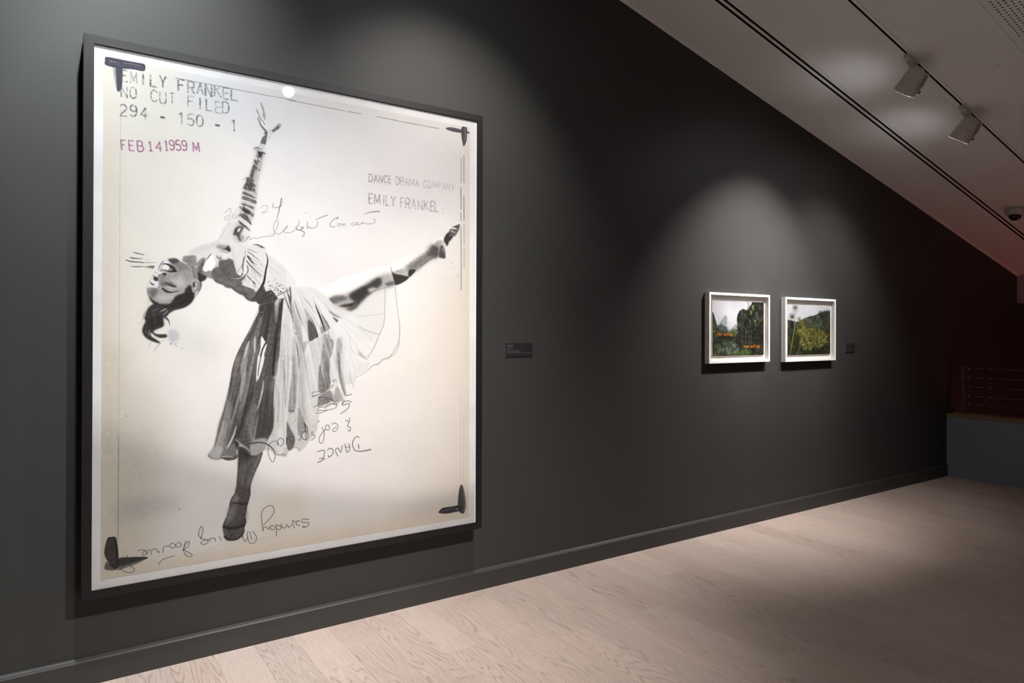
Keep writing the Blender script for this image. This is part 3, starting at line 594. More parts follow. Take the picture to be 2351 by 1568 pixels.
    po([(270, 150), (285, 0), (390, 0), (395, 100), (352, 220), (347, 400), (360, 560), (230, 640), (222, 400)], 136, 4); po([(310, 230), (350, 220), (347, 400), (358, 545), (290, 580), (278, 400)], 110, 5)
    ln([(280, 60), (262, 200), (230, 420)], 14, 112, .6, 4); ln([(390, 60), (380, 160), (350, 230)], 10, 112, .8, 2)
    po([(430, 300), (445, 0), (512, 0), (492, 300), (540, 560), (552, 672), (520, 660), (480, 450)], 170, 6); ln([(462, 150), (475, 420), (505, 560), (545, 665)], [12, 26, 20, 8], 112, .85, 4)
    po([(440, 560), (520, 720), (470, 745), (395, 720)], 168, 5); ln([(430, 500), (480, 640), (525, 725)], 8, 178, .8, 2); ln([(430, 540), (400, 700)], 7, 205, .7, 2)
    ln([(542, 670), (590, 668), (620, 655)], 8, 105, .9, 1); ln([(600, 400), (610, 500), (645, 560), (625, 580)], 7, 165, .7, 2); ln([(390, 500), (432, 482)], 10, 110, .8, 1); ln([(395, 505), (412, 525)], 8, 120, .8, 1)
    po([(228, 680), (360, 610), (400, 720), (350, 760), (222, 800)], 142, 6)
    for L in ([(150, 635), (230, 620), (330, 590), (395, 545), (385, 575), (300, 620), (230, 655), (140, 690)], [(145, 640), (155, 680), (230, 660)], [(210, 700), (280, 695), (370, 715), (440, 765), (460, 745), (420, 740), (400, 775), (450, 790)], [(225, 680), (240, 740), (215, 800), (300, 810), (400, 770), (440, 780), (420, 825), (310, 850), (210, 855)], [(260, 740), (310, 720), (340, 745), (300, 765), (265, 750)], [(185, 885), (250, 880), (330, 850)], [(160, 815), (215, 785)], [(210, 850), (225, 815)], [(300, 830), (340, 780), (420, 770)], [(230, 690), (320, 700), (400, 745)]):
        ln(L, 7, 84, .75, 1)
    F(0, 0, 1)
    streaks(c, [(597, 702), (579, 747), (556, 792), (535, 850), (517, 939), (496, 1021), (486, 1046)], [(648, 692), (643, 775), (638, 836), (630, 890), (627, 936), (624, 985), (603, 1034)], 150, (48, 60, 75, 120, 140, 160), 4.5, .34, 1.2, 5)
    streaks(c, [(570, 768), (545, 815), (530, 870), (515, 945), (496, 1021)], [(596, 760), (585, 830), (572, 900), (556, 960), (538, 1020)], 60, (150, 170, 185, 70), 3, .36, .8, 6)
    streaks(c, [(652, 692), (646, 775), (642, 836), (635, 900), (631, 960), (634, 1025)], [(668, 682), (694, 760), (710, 840), (720, 900), (730, 960), (738, 1000)], 110, (140, 158, 176, 226, 234), 3.2, .38, .9, 7)
    streaks(c, [(666, 684), (695, 760), (712, 840), (722, 900), (734, 955)], [(690, 664), (742, 742), (768, 805), (786, 870), (800, 925)], 90, (150, 170, 190, 226, 234), 3.2, .36, 1, 8)
    streaks(c, [(690, 664), (742, 738), (768, 800), (790, 870), (806, 918)], [(716, 652), (785, 722), (842, 764), (876, 806), (868, 842)], 60, (186, 200, 230, 236), 3, .4, 1.2, 9)
    F(560, 660, 7.838)                                                 # gaps and deep folds read over the fall of the cloth
    po([(320, 882), (385, 975), (415, 1030), (372, 1200), (330, 1400), (285, 1568), (235, 1640), (255, 1300), (300, 1100)], 226, 1.5)
    ln([(408, 985), (335, 1130), (288, 1350), (258, 1600)], [30, 26, 30, 22], 74, 1, 2)
    po([(205, 870), (216, 980), (212, 1130), (192, 1200), (180, 1050)], 205, 3, .8); po([(105, 960), (60, 1150), (5, 1285), (35, 1080)], 200, 3.5, .7)
    po([(1165, 600), (1225, 630), (1290, 750), (1342, 880), (1280, 922), (1192, 965), (1168, 850)], 88, 3.5, .85); ln([(1215, 540), (1290, 720), (1332, 870)], [6, 12, 14], 58, .9, 2)
    po([(1290, 330), (1375, 480), (1440, 670), (1476, 795), (1450, 760), (1385, 590)], 60, 2, .9)
    ln([(605, 640), (565, 1000), (545, 1350), (530, 1568)], [16, 40, 46, 40], 48, .6, 7)
    F(470, 820, 6.031)
    po([(738, 0), (775, 0), (745, 170), (728, 335), (716, 300)], 222, 1.5, .9); po([(790, 0), (832, 0), (800, 150), (738, 330), (752, 200)], 224, 1.5, .95)
    ln([(822, 330), (800, 480), (765, 620), (730, 725)], [8, 20, 16, 8], 190, .85, 3); ln([(442, 950), (405, 1080), (340, 1220), (300, 1280)], [8, 20, 26, 10], 198, .8, 4)
    # ---- torso
    F(430, 520, 7.838)
    po([(690, 0), (600, 150), (560, 230), (430, 290), (240, 340), (100, 410), (0, 490), (-80, 560), (-80, 800), (60, 950), (210, 960), (350, 910), (470, 945), (540, 1015), (640, 1050), (690, 1090), (760, 1110), (800, 1108), (850, 1150), (930, 1200), (1020, 1235), (1060, 1290), (1110, 1325), (1190, 1350), (1240, 1350), (1330, 1400), (1600, 1310), (1750, 1260), (1870, 1150), (1960, 1000), (1880, 860), (1700, 690), (1450, 490), (1400, 400), (1200, 320), (1100, 380), (1130, 60), (1000, 0)], 216, 4)
    po([(600, 170), (560, 240), (430, 295), (240, 345), (100, 415), (20, 480), (150, 480), (360, 420), (560, 330), (660, 200)], 205, 16, .8)
    po([(-80, 560), (0, 530), (150, 520), (165, 640), (185, 640), (240, 585), (300, 555), (335, 600), (292, 690), (290, 770), (330, 815), (400, 790), (440, 830), (480, 945), (350, 905), (300, 960), (210, 960), (60, 950), (-80, 880)], 142, 7)
    po([(215, 720), (260, 640), (305, 590), (300, 690), (272, 760), (285, 850), (350, 905), (290, 980), (225, 930), (205, 820)], 104, 7)
    ln([(100, 720), (115, 850), (125, 930)], [8, 16, 20], 92, .8, 5); po([(228, 860), (290, 895), (350, 905), (300, 965), (215, 970)], 58, 8)
    ln([(60, 600), (66, 604)], 16, 110, .8, 3); ln([(120, 715), (155, 700), (185, 715), (155, 730), (125, 718)], 6, 230, .9)
    po([(288, 740), (340, 640), (440, 495), (490, 555), (545, 650), (505, 750), (460, 800), (400, 782), (330, 808), (294, 785)], (238, 234, 231), 5)
    ln([(432, 488), (385, 550), (345, 600)], [16, 16, 8], 96, .9, 3); ln([(300, 560), (330, 590), (300, 620)], 14, 120, .7, 4); ln([(480, 560), (530, 640), (520, 690)], [4, 12, 8], 165, .8, 3)
    for i in range(6): ln([(455+i*14, 770-i*22), (470+i*15, 850-i*16)], [6, 10], 150-i*4, .7, 2)
    po([(520, 350), (700, 285), (745, 280), (772, 350), (795, 430), (740, 450), (690, 415), (600, 410)], 150, 14)
    po([(615, 405), (690, 390), (750, 310), (775, 370), (786, 435), (745, 445), (700, 415)], 58, 6)
    for i in range(7): ln([(560+i*22, 440+i*4), (690+i*14, 440+i*9)], [4, 7], 105+i*8, .5, 2)
    po([(545, 560), (600, 530), (640, 560), (580, 600)], 125, 6, .8); ln([(530, 545), (640, 545), (730, 510), (800, 465)], [8, 12, 12, 8], 240, .9, 3); ln([(540, 520), (545, 560)], 20, 100, .7, 5)
    po([(595, 600), (700, 600), (740, 575), (800, 590), (832, 610), (845, 660), (872, 760), (905, 850), (965, 885), (950, 915), (860, 922), (740, 890), (650, 830), (565, 690)], 102, 8)
    po([(770, 280), (1080, 380), (1065, 700), (1000, 860), (960, 880), (905, 835), (858, 680), (800, 450)], 214, 8); ln([(800, 330), (830, 500), (860, 650), (920, 820)], [20, 26, 24, 10], 190, .6, 8)
    po([(900, 240), (1000, 290), (960, 330)], 165, 10, .7)
    ln([(1055, 420), (1035, 560), (985, 700), (905, 830)], [6, 10, 8, 6], 118, .9, 1); ln([(1030, 540), (1003, 720), (1010, 800), (970, 890)], [8, 20, 14, 8], 80, .9, 3); ln([(1060, 640), (1035, 760), (1010, 840)], 16, 236, .8, 3)
    ln([(1015, 560), (1000, 640)], 8, 90, .8, 2)
    po([(440, 800), (560, 720), (650, 835), (740, 897), (870, 935), (985, 915), (1065, 850), (1050, 960), (990, 1040), (1060, 1080), (1200, 1130), (1235, 1180), (1320, 1095), (1340, 1120), (1260, 1240), (1190, 1350), (1110, 1325), (1060, 1290), (1020, 1235), (930, 1200), (850, 1150), (800, 1108), (760, 1110), (690, 1090), (640, 1050), (540, 1015), (470, 945)], 108, 5)
    ln([(560, 690), (640, 810), (740, 890), (870, 922), (960, 900), (1010, 850)], [6, 10, 12, 14, 12, 8], 54, .95, 2); ln([(820, 928), (890, 936), (965, 925)], 8, 224, .9, 1)
    po([(985, 985), (1040, 920), (1065, 850), (1075, 880), (1040, 980), (1000, 1030)], 200, 5)
    po([(600, 900), (800, 960), (960, 960), (940, 1040), (760, 1080), (620, 1000)], 118, 14, .7)
    ln([(800, 1100), (940, 1190), (1030, 1230), (1100, 1310), (1240, 1345)], [14, 40, 44, 36, 20], 72, .8, 10); ln([(960, 1060), (900, 1090), (830, 1110)], 16, 78, .7, 5)
    for L in ([(1060, 1000), (1095, 1085)], [(1100, 930), (1140, 1010)], [(1080, 960), (1110, 1040)]): ln(L, [12, 6], 176, .8, 3)
    po([(1190, 960), (1240, 990), (1230, 1040), (1190, 1020)], 92, 5); po([(1180, 1025), (1245, 1050), (1225, 1110), (1200, 1090)], 184, 4); ln([(1265, 1080), (1290, 1160), (1260, 1210)], [14, 18, 8], 170, .8, 4)
    po([(1090, 380), (1200, 330), (1400, 405), (1440, 560), (1420, 800), (1370, 1050), (1330, 1100), (1240, 1030), (1120, 880), (1080, 700)], 215, 5)
    for L, w, v in (([(1090, 403), (1180, 438), (1270, 478)], [8, 9, 4], 100), ([(1095, 452), (1180, 508), (1295, 598)], [12, 14, 8], 96), ([(1085, 525), (1130, 580), (1180, 640), (1255, 690)], [26, 44, 26, 8], 56), ([(1068, 615), (1140, 700), (1220, 780), (1300, 855), (1350, 905)], [16, 22, 16, 12, 6], 66), ([(1072, 690), (1100, 780), (1072, 855)], [10, 20, 12], 80),
                    ([(1080, 880), (1140, 945), (1190, 1000)], [20, 18, 8], 92), ([(1110, 830), (1200, 920), (1330, 1065)], [6, 8, 5], 150), ([(1200, 640), (1310, 760), (1385, 850)], 6, 155), ([(1180, 780), (1290, 900), (1350, 960)], 6, 160), ([(1140, 620), (1240, 760), (1380, 900)], 5, 165), ([(1260, 580), (1340, 660), (1400, 740)], 5, 180), ([(1160, 850), (1260, 960), (1340, 1030)], 5, 165), ([(1300, 640), (1380, 760)], 5, 180)):
        ln(L, w, v, .9, 1.5)
    for i in range(16):
        t = i/15; x = 1460+t*60; y = 520+t*560
        ln([(x, y), (x+140, y+70+20*t), (x+330-60*t, y+260-60*t)], [4, 5, 3], 186-18*t, .7, 1.5)
    ln([(1422, 480), (1446, 560), (1450, 650), (1425, 760), (1402, 900), (1382, 1000), (1342, 1090), (1292, 1200), (1262, 1310)], [8, 14, 26, 30, 34, 38, 48, 54, 50], 48, 1, 2)
    ln([(1452, 640), (1432, 780), (1412, 900)], 6, 140, .7, 1)
    po([(1170, 1310), (1255, 1200), (1330, 1105), (1385, 1080), (1420, 1165), (1520, 1150), (1600, 1240), (1612, 1320), (1330, 1405), (1240, 1350)], 76, 7)
    for L in ([(1330, 1340), (1430, 1270), (1560, 1240)], [(1360, 1250), (1460, 1200), (1520, 1170)], [(1360, 1380), (1480, 1330), (1590, 1300)]): ln(L, [6, 12, 6], 46, .8, 3)
    streaks(c, [(1088, 415), (1220, 490), (1330, 570), (1425, 640)], [(1078, 700), (1150, 860), (1250, 980), (1335, 1075)], 70, (125, 150, 180, 232, 236), 7, .5, 1.5, 10)
    streaks(c, [(570, 730), (700, 865), (900, 945), (1030, 900)], [(490, 935), (640, 1040), (850, 1135), (1090, 1290)], 70, (70, 88, 132, 146), 9, .36, 3, 11)
    streaks(c, [(1000, 1050), (1100, 1110), (1220, 1190)], [(850, 1130), (1020, 1225), (1180, 1330)], 40, (60, 80, 130, 150), 9, .36, 2.5, 12)
    streaks(c, [(1465, 520), (1600, 640), (1780, 790), (1890, 880)], [(1432, 800), (1500, 880), (1620, 960), (1800, 1060)], 60, (168, 184, 228, 236), 7, .42, 2, 13)
    rr = np.random.default_rng(3)
    for _ in range(210):                                               # smocking
        u, v = rr.random(2); x = 1440+u*420; y = 900+u*120+v*(300-60*u)
        d = abs(v-.62)+abs(u-.35)*.6
        if rr.random() < d*1.3: continue
        l = rr.uniform(8, 26); ang = rr.choice([.75, -1.0])+rr.uniform(-.3, .3)
        ln([(x, y), (x+l*np.cos(ang), y+l*np.sin(ang))], rr.uniform(5, 11), rr.choice([60, 85, 110, 235]), .85, 1.2)
    ln([(1680, 1165), (1710, 1185)], [24, 10], 48, .9, 2)
    for i in range(9): ln([(1610+i*30, 1262-i*14), (1650+i*28, 1225-i*16)], [12, 5], 80, .8, 2)
    for L, w, v in (([(1790, 1130), (1830, 1280), (1850, 1400)], [12, 16, 8], 84), ([(1850, 1080), (1870, 1260), (1865, 1420)], [16, 24, 14], 92), ([(1740, 1200), (1790, 1330), (1850, 1480)], [8, 14, 8], 110), ([(1920, 990), (2000, 1180), (2050, 1300)], [5, 8, 6], 180)): ln(L, w, v, .85, 3)
    po([(1185, 322), (1255, 312), (1340, 342), (1410, 392), (1340, 380), (1270, 345)], 76, 3, .95, tex=.5); ln([(1300, 370), (1320, 380)], 8, 90)
    # ---- upper arm, elbow, sleeve
    F(500, 320, 6.531)
    po([(560, 160), (720, 150), (700, 330), (655, 560), (625, 700), (605, 880), (575, 1040), (545, 1160), (515, 1290), (490, 1400), (470, 1568), (40, 1568), (90, 1400), (170, 1240), (290, 1040), (330, 920), (370, 780), (380, 690), (440, 580), (490, 480), (545, 330)], 221, 8, .9)
    po([(60, 1500), (150, 1280), (230, 1250), (260, 1400), (200, 1568), (60, 1568)], 212, 24, .8); ln([(295, 1020), (200, 1180), (100, 1370), (20, 1500)], [8, 14, 12, 8], 196, .8, 4)
    po([(240, 1420), (270, 1290), (320, 1240), (380, 1280), (340, 1500), (290, 1560)], 168, 20, .8)
    po([(535, 130), (600, 105), (660, 130), (620, 165), (575, 170)], 188, 4); ln([(540, 130), (600, 108), (680, 150)], 8, 120, .8, 1); ln([(590, 180), (625, 120)], 8, 110, .7, 2)
    po([(585, 180), (700, 185), (680, 330), (640, 480), (600, 640), (590, 800), (575, 930), (545, 1080), (500, 1230), (400, 1230), (330, 1130), (360, 900), (385, 730), (440, 590), (500, 470), (550, 320)], 186, 12, .8)
    streaks(c, [(575, 190), (540, 340), (480, 520), (400, 700), (380, 760)], [(700, 190), (670, 340), (620, 520), (585, 700), (570, 790)], 60, (90, 120, 150, 230), 9, .55, 2, 16, (.12, .3))
    for P, v in (([(600, 180), (680, 183), (722, 215), (665, 212), (672, 255), (640, 242), (612, 215)], 72), ([(545, 302), (620, 308), (642, 332), (600, 348), (612, 385), (580, 372), (552, 342)], 78), ([(535, 382), (585, 395), (602, 430), (566, 452), (546, 520), (520, 590), (440, 602), (438, 565), (482, 560), (500, 480)], 80), ([(432, 600), (542, 590), (537, 640), (572, 690), (552, 720), (566, 790), (530, 772), (470, 765), (388, 732), (400, 690), (430, 640)], 74), ([(372, 788), (420, 788), (500, 828), (560, 868), (602, 880), (540, 877), (470, 852), (400, 826)], 84), ([(372, 848), (440, 848), (500, 880), (582, 918), (572, 962), (490, 932), (380, 896)], 106), ([(358, 958), (410, 962), (470, 988), (544, 1008), (530, 1042), (470, 1016), (400, 992)], 98), ([(318, 1008), (390, 1008), (460, 1048), (500, 1083), (544, 1118), (532, 1162), (470, 1122), (380, 1077), (340, 1032)], 118), ([(384, 1030), (480, 1070), (492, 1112), (440, 1112), (378, 1062)], 58), ([(305, 1130), (400, 1108), (452, 1150), (502, 1250), (512, 1284), (440, 1226), (390, 1192), (350, 1152)], 82), ([(308, 1208), (350, 1238), (420, 1288), (472, 1340), (484, 1372), (420, 1324), (350, 1278)], 62), ([(238, 1402), (268, 1330), (330, 1298), (392, 1318), (360, 1370), (332, 1440), (352, 1500), (330, 1525), (290, 1442), (240, 1432)], 64)):
        po(P, v, 5, .95, tex=.25)
    for _ in range(46):                                                # gathered cloth
        t = rr.random(); x = 625-t*170+rr.uniform(-40, 36); y = 200+t*500
        ln([(x, y), (x+rr.uniform(-8, 22), y+rr.uniform(20, 60))], rr.uniform(3, 8), rr.choice([70, 95, 150, 225]), .6, 1.5)
    for L, w, v in (([(640, 220), (655, 290)], 14, 86), ([(590, 230), (615, 300)], 12, 110), ([(400, 980), (394, 1060)], 14, 58), ([(610, 448), (630, 456)], 20, 88), ([(530, 640), (600, 690)], 14, 190), ([(520, 740), (560, 700)], 10, 200), ([(380, 832), (470, 862), (590, 905)], 12, 226), ([(350, 905), (470, 940), (560, 1000)], 14, 230), ([(400, 990), (480, 1030), (540, 1080)], 12, 222), ([(330, 1170), (420, 1230), (490, 1330)], 22, 218), ([(560, 790), (600, 840)], 8, 130), ([(380, 600), (430, 560)], 6, 120)): ln(L, w, v, .85, 2)
    po([(300, 1345), (350, 1318), (332, 1370), (300, 1388)], 216, 4); ln([(392, 1330), (352, 1400), (337, 1470), (362, 1522)], [10, 14, 16, 12], 128, .85, 4); po([(350, 1440), (400, 1450), (390, 1510), (350, 1510)], 150, 12, .8)
    # hand
    F(560, 220, 11.2)
    po([(360, 540), (420, 560), (500, 660), (600, 770), (690, 860), (760, 920), (720, 1010), (650, 1130), (560, 1240), (535, 1350), (400, 1310), (450, 1140), (520, 1000), (560, 900), (440, 720)], 226, 4)
    po([(430, 165), (450, 160), (482, 215), (522, 330), (547, 440), (562, 520), (547, 612), (520, 580), (490, 500), (480, 455), (500, 420), (470, 320)], 166, 4); ln([(436, 168), (470, 250), (500, 330)], 14, 140, .6, 3)
    ln([(320, 330), (370, 420), (410, 520), (450, 600), (500, 660), (545, 720)], [28, 26, 30, 26, 22, 18], 146, .95, 4); ln([(400, 440), (470, 550), (560, 680)], 22, 232, .8, 4)
    ln([(360, 548), (400, 640), (440, 740), (510, 830), (570, 900), (600, 970)], [26, 30, 38, 50, 60, 40], 118, .95, 5); ln([(530, 700), (545, 725)], 22, 120, .8, 4)
    po([(755, 935), (800, 905), (880, 860), (940, 800), (962, 745), (930, 705), (890, 720), (830, 780), (770, 840), (735, 872)], 124, 5); ln([(925, 740), (930, 770)], 60, 196, .85, 10); ln([(710, 860), (742, 882), (762, 935)], [8, 20, 10], 84, .9, 3); ln([(800, 800), (820, 850)], 16, 180, .6, 5)
    po([(520, 945), (600, 890), (613, 960), (600, 1060), (580, 1180), (545, 1250), (440, 1222), (450, 1140), (490, 1050), (560, 985), (525, 968)], 112, 6); ln([(445, 1200), (400, 1300)], [18, 10], 150, .9, 4)
    po([(440, 1225), (545, 1250), (535, 1350), (400, 1310)], 206, 5); ln([(655, 840), (690, 950), (715, 990)], [14, 16, 8], 160, .9, 4); ln([(672, 1000), (655, 1060), (640, 1130)], [8, 22, 10], 165, .9, 4); po([(690, 870), (745, 920), (722, 1000), (665, 1080), (670, 990)], 206, 6, .8)
    po([(250, 1340), (360, 1312), (462, 1370), (390, 1412), (300, 1405)], 186, 5); ln([(250, 1340), (340, 1315), (465, 1372)], 12, 126, .9, 3); po([(380, 1420), (500, 1462), (560, 1490), (480, 1482), (430, 1568), (380, 1568)], 70, 4); ln([(450, 1490), (490, 1540)], 16, 80, .8, 3); ln([(350, 1330), (370, 1420)], 16, 120, .7, 4)
    # ---- far hand
    F(280, 560, 9.8)
    for L, w, v in (([(258, 183), (340, 205), (420, 220), (505, 240)], [16, 26, 20, 14], 98), ([(178, 298), (250, 315), (340, 325), (465, 330)], [18, 28, 22, 12], 92), ([(460, 330), (620, 350)], 7, 188), ([(88, 352), (180, 385), (300, 400), (420, 405), (485, 422)], [16, 26, 24, 22, 22], 82), ([(480, 420), (600, 415), (780, 415)], [12, 16, 10], 148), ([(208, 498), (300, 510), (430, 505), (545, 515)], [14, 22, 18, 8], 100)): ln(L, w, v, .9, 3)
    po([(520, 515), (620, 490), (732, 488), (716, 546), (600, 532)], 122, 7)
    # ---- head
    po([(830, 490), (940, 370), (1060, 330), (1210, 320), (1300, 370), (1470, 445), (1580, 560), (1620, 700), (1640, 780), (1740, 880), (1740, 1000), (1680, 1100), (1640, 1200), (1560, 1330), (1400, 1430), (1200, 1490), (1090, 1530), (950, 1450), (760, 1370), (640, 1230), (580, 1100), (565, 980), (620, 850), (700, 690), (760, 620)], 164, 4)
    po([(720, 540), (840, 460), (940, 372), (1040, 330), (1110, 430), (960, 440), (910, 470), (880, 530), (850, 610), (980, 635), (900, 665), (820, 690), (832, 800), (832, 900), (780, 985), (640, 970), (570, 985), (620, 850), (700, 700)], 226, 7)
    po([(1180, 440), (1320, 400), (1470, 460), (1560, 580), (1420, 600), (1290, 640), (1240, 560)], 134, 26, .9)
    po([(1040, 340), (1120, 325), (1210, 322), (1300, 372), (1200, 440), (1100, 420)], 84, 12)
    ln([(1240, 332), (1350, 385), (1470, 445)], [10, 22, 16], 226, .95, 4)
    po([(1290, 640), (1480, 600), (1560, 700), (1520, 850), (1300, 780)], 158, 30, .8)
    po([(1080, 840), (1250, 760), (1400, 800), (1400, 960), (1270, 980)], 186, 34, .9)
    po([(925, 452), (965, 434), (1060, 450), (1160, 500), (1220, 570), (1237, 622), (1150, 632), (1050, 622), (970, 592), (940, 565), (1010, 570)], 54, 4)
    po([(905, 520), (960, 452), (1050, 490), (1078, 530), (1050, 590), (960, 572), (900, 545)], 232, 4); po([(1065, 530), (1140, 560), (1120, 595), (1060, 592)], 150, 7)
    ln([(935, 380), (885, 440), (838, 520), (818, 600)], [18, 26, 22, 12], 112, .85, 6); ln([(890, 470), (860, 540)], 20, 215, .7, 5); ln([(1040, 470), (1090, 480)], 8, 150, .8, 2)
    ln([(1275, 600), (1260, 660), (1200, 710), (1140, 735)], [10, 18, 16, 10], 128, .8, 6)
    po([(820, 692), (930, 668), (1050, 715), (1010, 775), (880, 800), (832, 770)], 138, 9); po([(912, 660), (950, 643), (1002, 675), (985, 702), (940, 692)], 54, 4); ln([(1032, 690), (1022, 735), (955, 748)], [14, 22, 12], 196, .85, 5)
    po([(850, 790), (950, 800), (960, 850), (880, 900), (835, 880)], 142, 14)
    po([(728, 730), (800, 745), (822, 820), (745, 825), (708, 775)], 72, 6); ln([(698, 690), (742, 730)], [8, 16], 58, .9, 2); ln([(740, 620), (790, 655)], 20, 120, .7, 6)
    po([(618, 818), (662, 870), (738, 908), (700, 928), (650, 895)], 88, 5)
    po([(870, 905), (960, 838), (1080, 850), (1180, 900), (1245, 970), (1150, 965), (1000, 940), (900, 950)], 116, 14)
    ln([(985, 868), (1060, 908), (1150, 945), (1222, 965)], [12, 26, 34, 16], 52, .95, 3); po([(1000, 945), (1100, 975), (1210, 995), (1130, 1015), (1020, 985)], 178, 7)
    ln([(912, 990), (980, 1050), (1070, 1083), (1160, 1083), (1280, 1048)], [36, 52, 44, 26, 8], 56, .95, 4)
    po([(610, 1060), (700, 1000), (800, 1020), (800, 1110), (700, 1200), (630, 1160)], 108, 24, .9)
    po([(800, 1130), (1000, 1150), (1190, 1120), (1110, 1270), (960, 1305), (800, 1240)], 184, 26, .95)
    po([(568, 1080), (590, 1150), (680, 1245), (800, 1325), (930, 1355), (1100, 1330), (1180, 1215), (1250, 1155), (1400, 1095), (1440, 1000), (1520, 930), (1575, 960), (1595, 1060), (1640, 1110), (1620, 1230), (1530, 1350), (1400, 1430), (1200, 1482), (1050, 1540), (900, 1460), (740, 1370), (640, 1260)], 54, 11)
    po([(1250, 1200), (1420, 1150), (1560, 1100), (1500, 1300), (1300, 1400)], 42, 24, .7); ln([(1200, 1300), (1350, 1250), (1480, 1180)], 20, 78, .5, 10); ln([(1060, 1460), (1300, 1430), (1480, 1330)], 26, 86, .6, 10)
    streaks(c, [(590, 1130), (690, 1245), (940, 1350), (1250, 1170), (1450, 1010)], [(650, 1260), (900, 1450), (1200, 1470), (1520, 1340), (1620, 1120)], 70, (36, 46, 78, 96), 14, .4, 5, 15, (.15, .4))
    po([(1740, 820), (1802, 880), (1782, 1000), (1722, 1110), (1655, 1185), (1690, 1080), (1745, 980)], 112, 6); po([(1640, 1165), (1695, 1070), (1730, 1050), (1680, 1160)], 205, 5)
    po([(1600, 800), (1660, 783), (1732, 840), (1748, 930), (1722, 1030), (1650, 1102), (1590, 1062), (1572, 960)], 176, 3)
    po([(1604, 868), (1640, 858), (1636, 960), (1600, 972)], 60, 4); ln([(1650, 825), (1712, 868), (1727, 950), (1692, 1030), (1640, 1072), (1600, 1040)], [8, 14, 14, 16, 16, 8], 86, .9, 3); ln([(1600, 960), (1640, 970), (1690, 940)], 8, 120, .8, 2); ln([(1600, 980), (1610, 1060)], 8, 90, .7, 2)
    po([(1722, 640), (1800, 690), (1902, 735), (1820, 830), (1752, 842), (1722, 760)], 58, 8); ln([(1585, 560), (1610, 680), (1640, 760)], [8, 16, 20], 88, .8, 6)
    ln([(570, 990), (582, 1100), (600, 1150)], 8, 120, .8, 3)
    # hair tail
    F(310, 660, 9.8)
    po([(300, 460), (420, 370), (560, 400), (740, 480), (802, 540), (760, 600), (700, 660), (640, 650), (640, 760), (648, 850), (600, 892), (500, 932), (425, 960), (430, 1010), (510, 1050), (680, 1052), (728, 1085), (700, 1122), (580, 1132), (450, 1082), (370, 1010), (352, 1060), (400, 1120), (480, 1168), (540, 1215), (572, 1258), (400, 1212), (280, 1152), (200, 1072), (163, 970), (188, 860), (245, 760), (215, 690), (240, 600), (270, 520)], 64, 9)
    po([(270, 680), (560, 620), (640, 760), (600, 880), (300, 900)], 44, 24, .7)
    for L, w, v in (([(380, 540), (470, 490), (560, 460)], [8, 16, 8], 138), ([(570, 550), (640, 505), (710, 475)], [14, 34, 20], 190), ([(640, 610), (700, 560), (740, 520)], [30, 50, 30], 138), ([(300, 430), (380, 380)], 18, 160), ([(190, 720), (195, 640), (230, 560), (270, 510)], [6, 14, 14, 8], 120), ([(640, 655), (722, 700), (772, 780), (780, 870)], [50, 44, 16, 6], 66), ([(240, 960), (255, 1020)], 26, 110), ([(335, 950), (310, 1040), (330, 1080)], [20, 26, 14], 158), ([(360, 1020), (400, 1100), (480, 1140), (560, 1170)], [10, 26, 26, 10], 222), ([(380, 1200), (330, 1280), (275, 1390)], [16, 12, 6], 178), ([(560, 1262), (480, 1350), (420, 1440)], [22, 20, 8], 172), ([(415, 610), (425, 640)], 12, 170), ([(690, 1060), (705, 1100)], 30, 56), ([(280, 250), (330, 300), (390, 340)], 14, 185), ([(820, 800), (850, 730)], 5, 190), ([(30, 640), (60, 520), (160, 460)], 4, 205)): ln(L, w, v, .85, 4)
    streaks(c, [(300, 480), (250, 640), (190, 860), (210, 1060), (400, 1195)], [(720, 500), (640, 650), (620, 860), (480, 950), (470, 1090)], 90, (38, 52, 88, 116, 150), 12, .42, 3, 14, (.15, .5))
    po([(780, 960), (900, 950), (1000, 1040), (960, 1180), (840, 1240), (760, 1120)], (192, 187, 194), 26, .8)
    for _ in range(26):
        x, y = rr.uniform(760, 980), rr.uniform(960, 1270); ln([(x, y), (x+rr.uniform(-30, 20), y+rr.uniform(10, 50))], 8, (135, 130, 150), .5, 3)
    for x, y in ((690, 1080), (820, 1260), (790, 1270), (890, 1290), (940, 1315), (640, 1190), (1060, 1370)): ln([(x, y), (x+8, y+8)], 22, (110, 105, 122), .8, 4)
    F(310, 660, 9.8)
    for L in ([(300, 420), (230, 470), (190, 560), (200, 700)], [(270, 300), (290, 400), (240, 520)], [(240, 800), (150, 820), (60, 780)], [(200, 640), (150, 720), (160, 800)], [(330, 250), (300, 340), (330, 420)], [(780, 560), (720, 660)], [(180, 1040), (110, 1000), (60, 1040)]): ln(L, 4, 172, .55, 1)
    # ---- mottling and grain over everything photographic
    d = np.clip((222-c.img.mean(2))/120, 0, 1); c.img *= (1+d*((noise2(Hh, W, 7)+noise2(Hh, W, 3)-1)*.16))[..., None]
    d = np.clip((225-c.img.mean(2))/150, 0, 1); c.img += ((NR.random((Hh, W)).astype(np.float32)-.5)*16*d)[..., None]
    k = c.img.mean(2, keepdims=True); c.img -= np.clip(190-k, 0, 150)*.13
    # ---- crop marks in grease pencil
    ink, ink2 = (58, 58, 70), (150, 150, 158)
    F(240, 120, 6.533)
    po([(125, 215), (175, 222), (196, 540), (185, 560), (160, 460)], (168, 166, 170), 2); po([(172, 215), (266, 232), (263, 480), (242, 558), (216, 578), (190, 560), (178, 400)], (74, 74, 88), 1.5)
    po([(20, 60), (160, 80), (330, 115), (520, 150), (590, 165), (612, 200), (605, 260), (560, 272), (420, 245), (270, 235), (130, 215), (10, 175), (8, 110)], (66, 66, 78), 1.2)
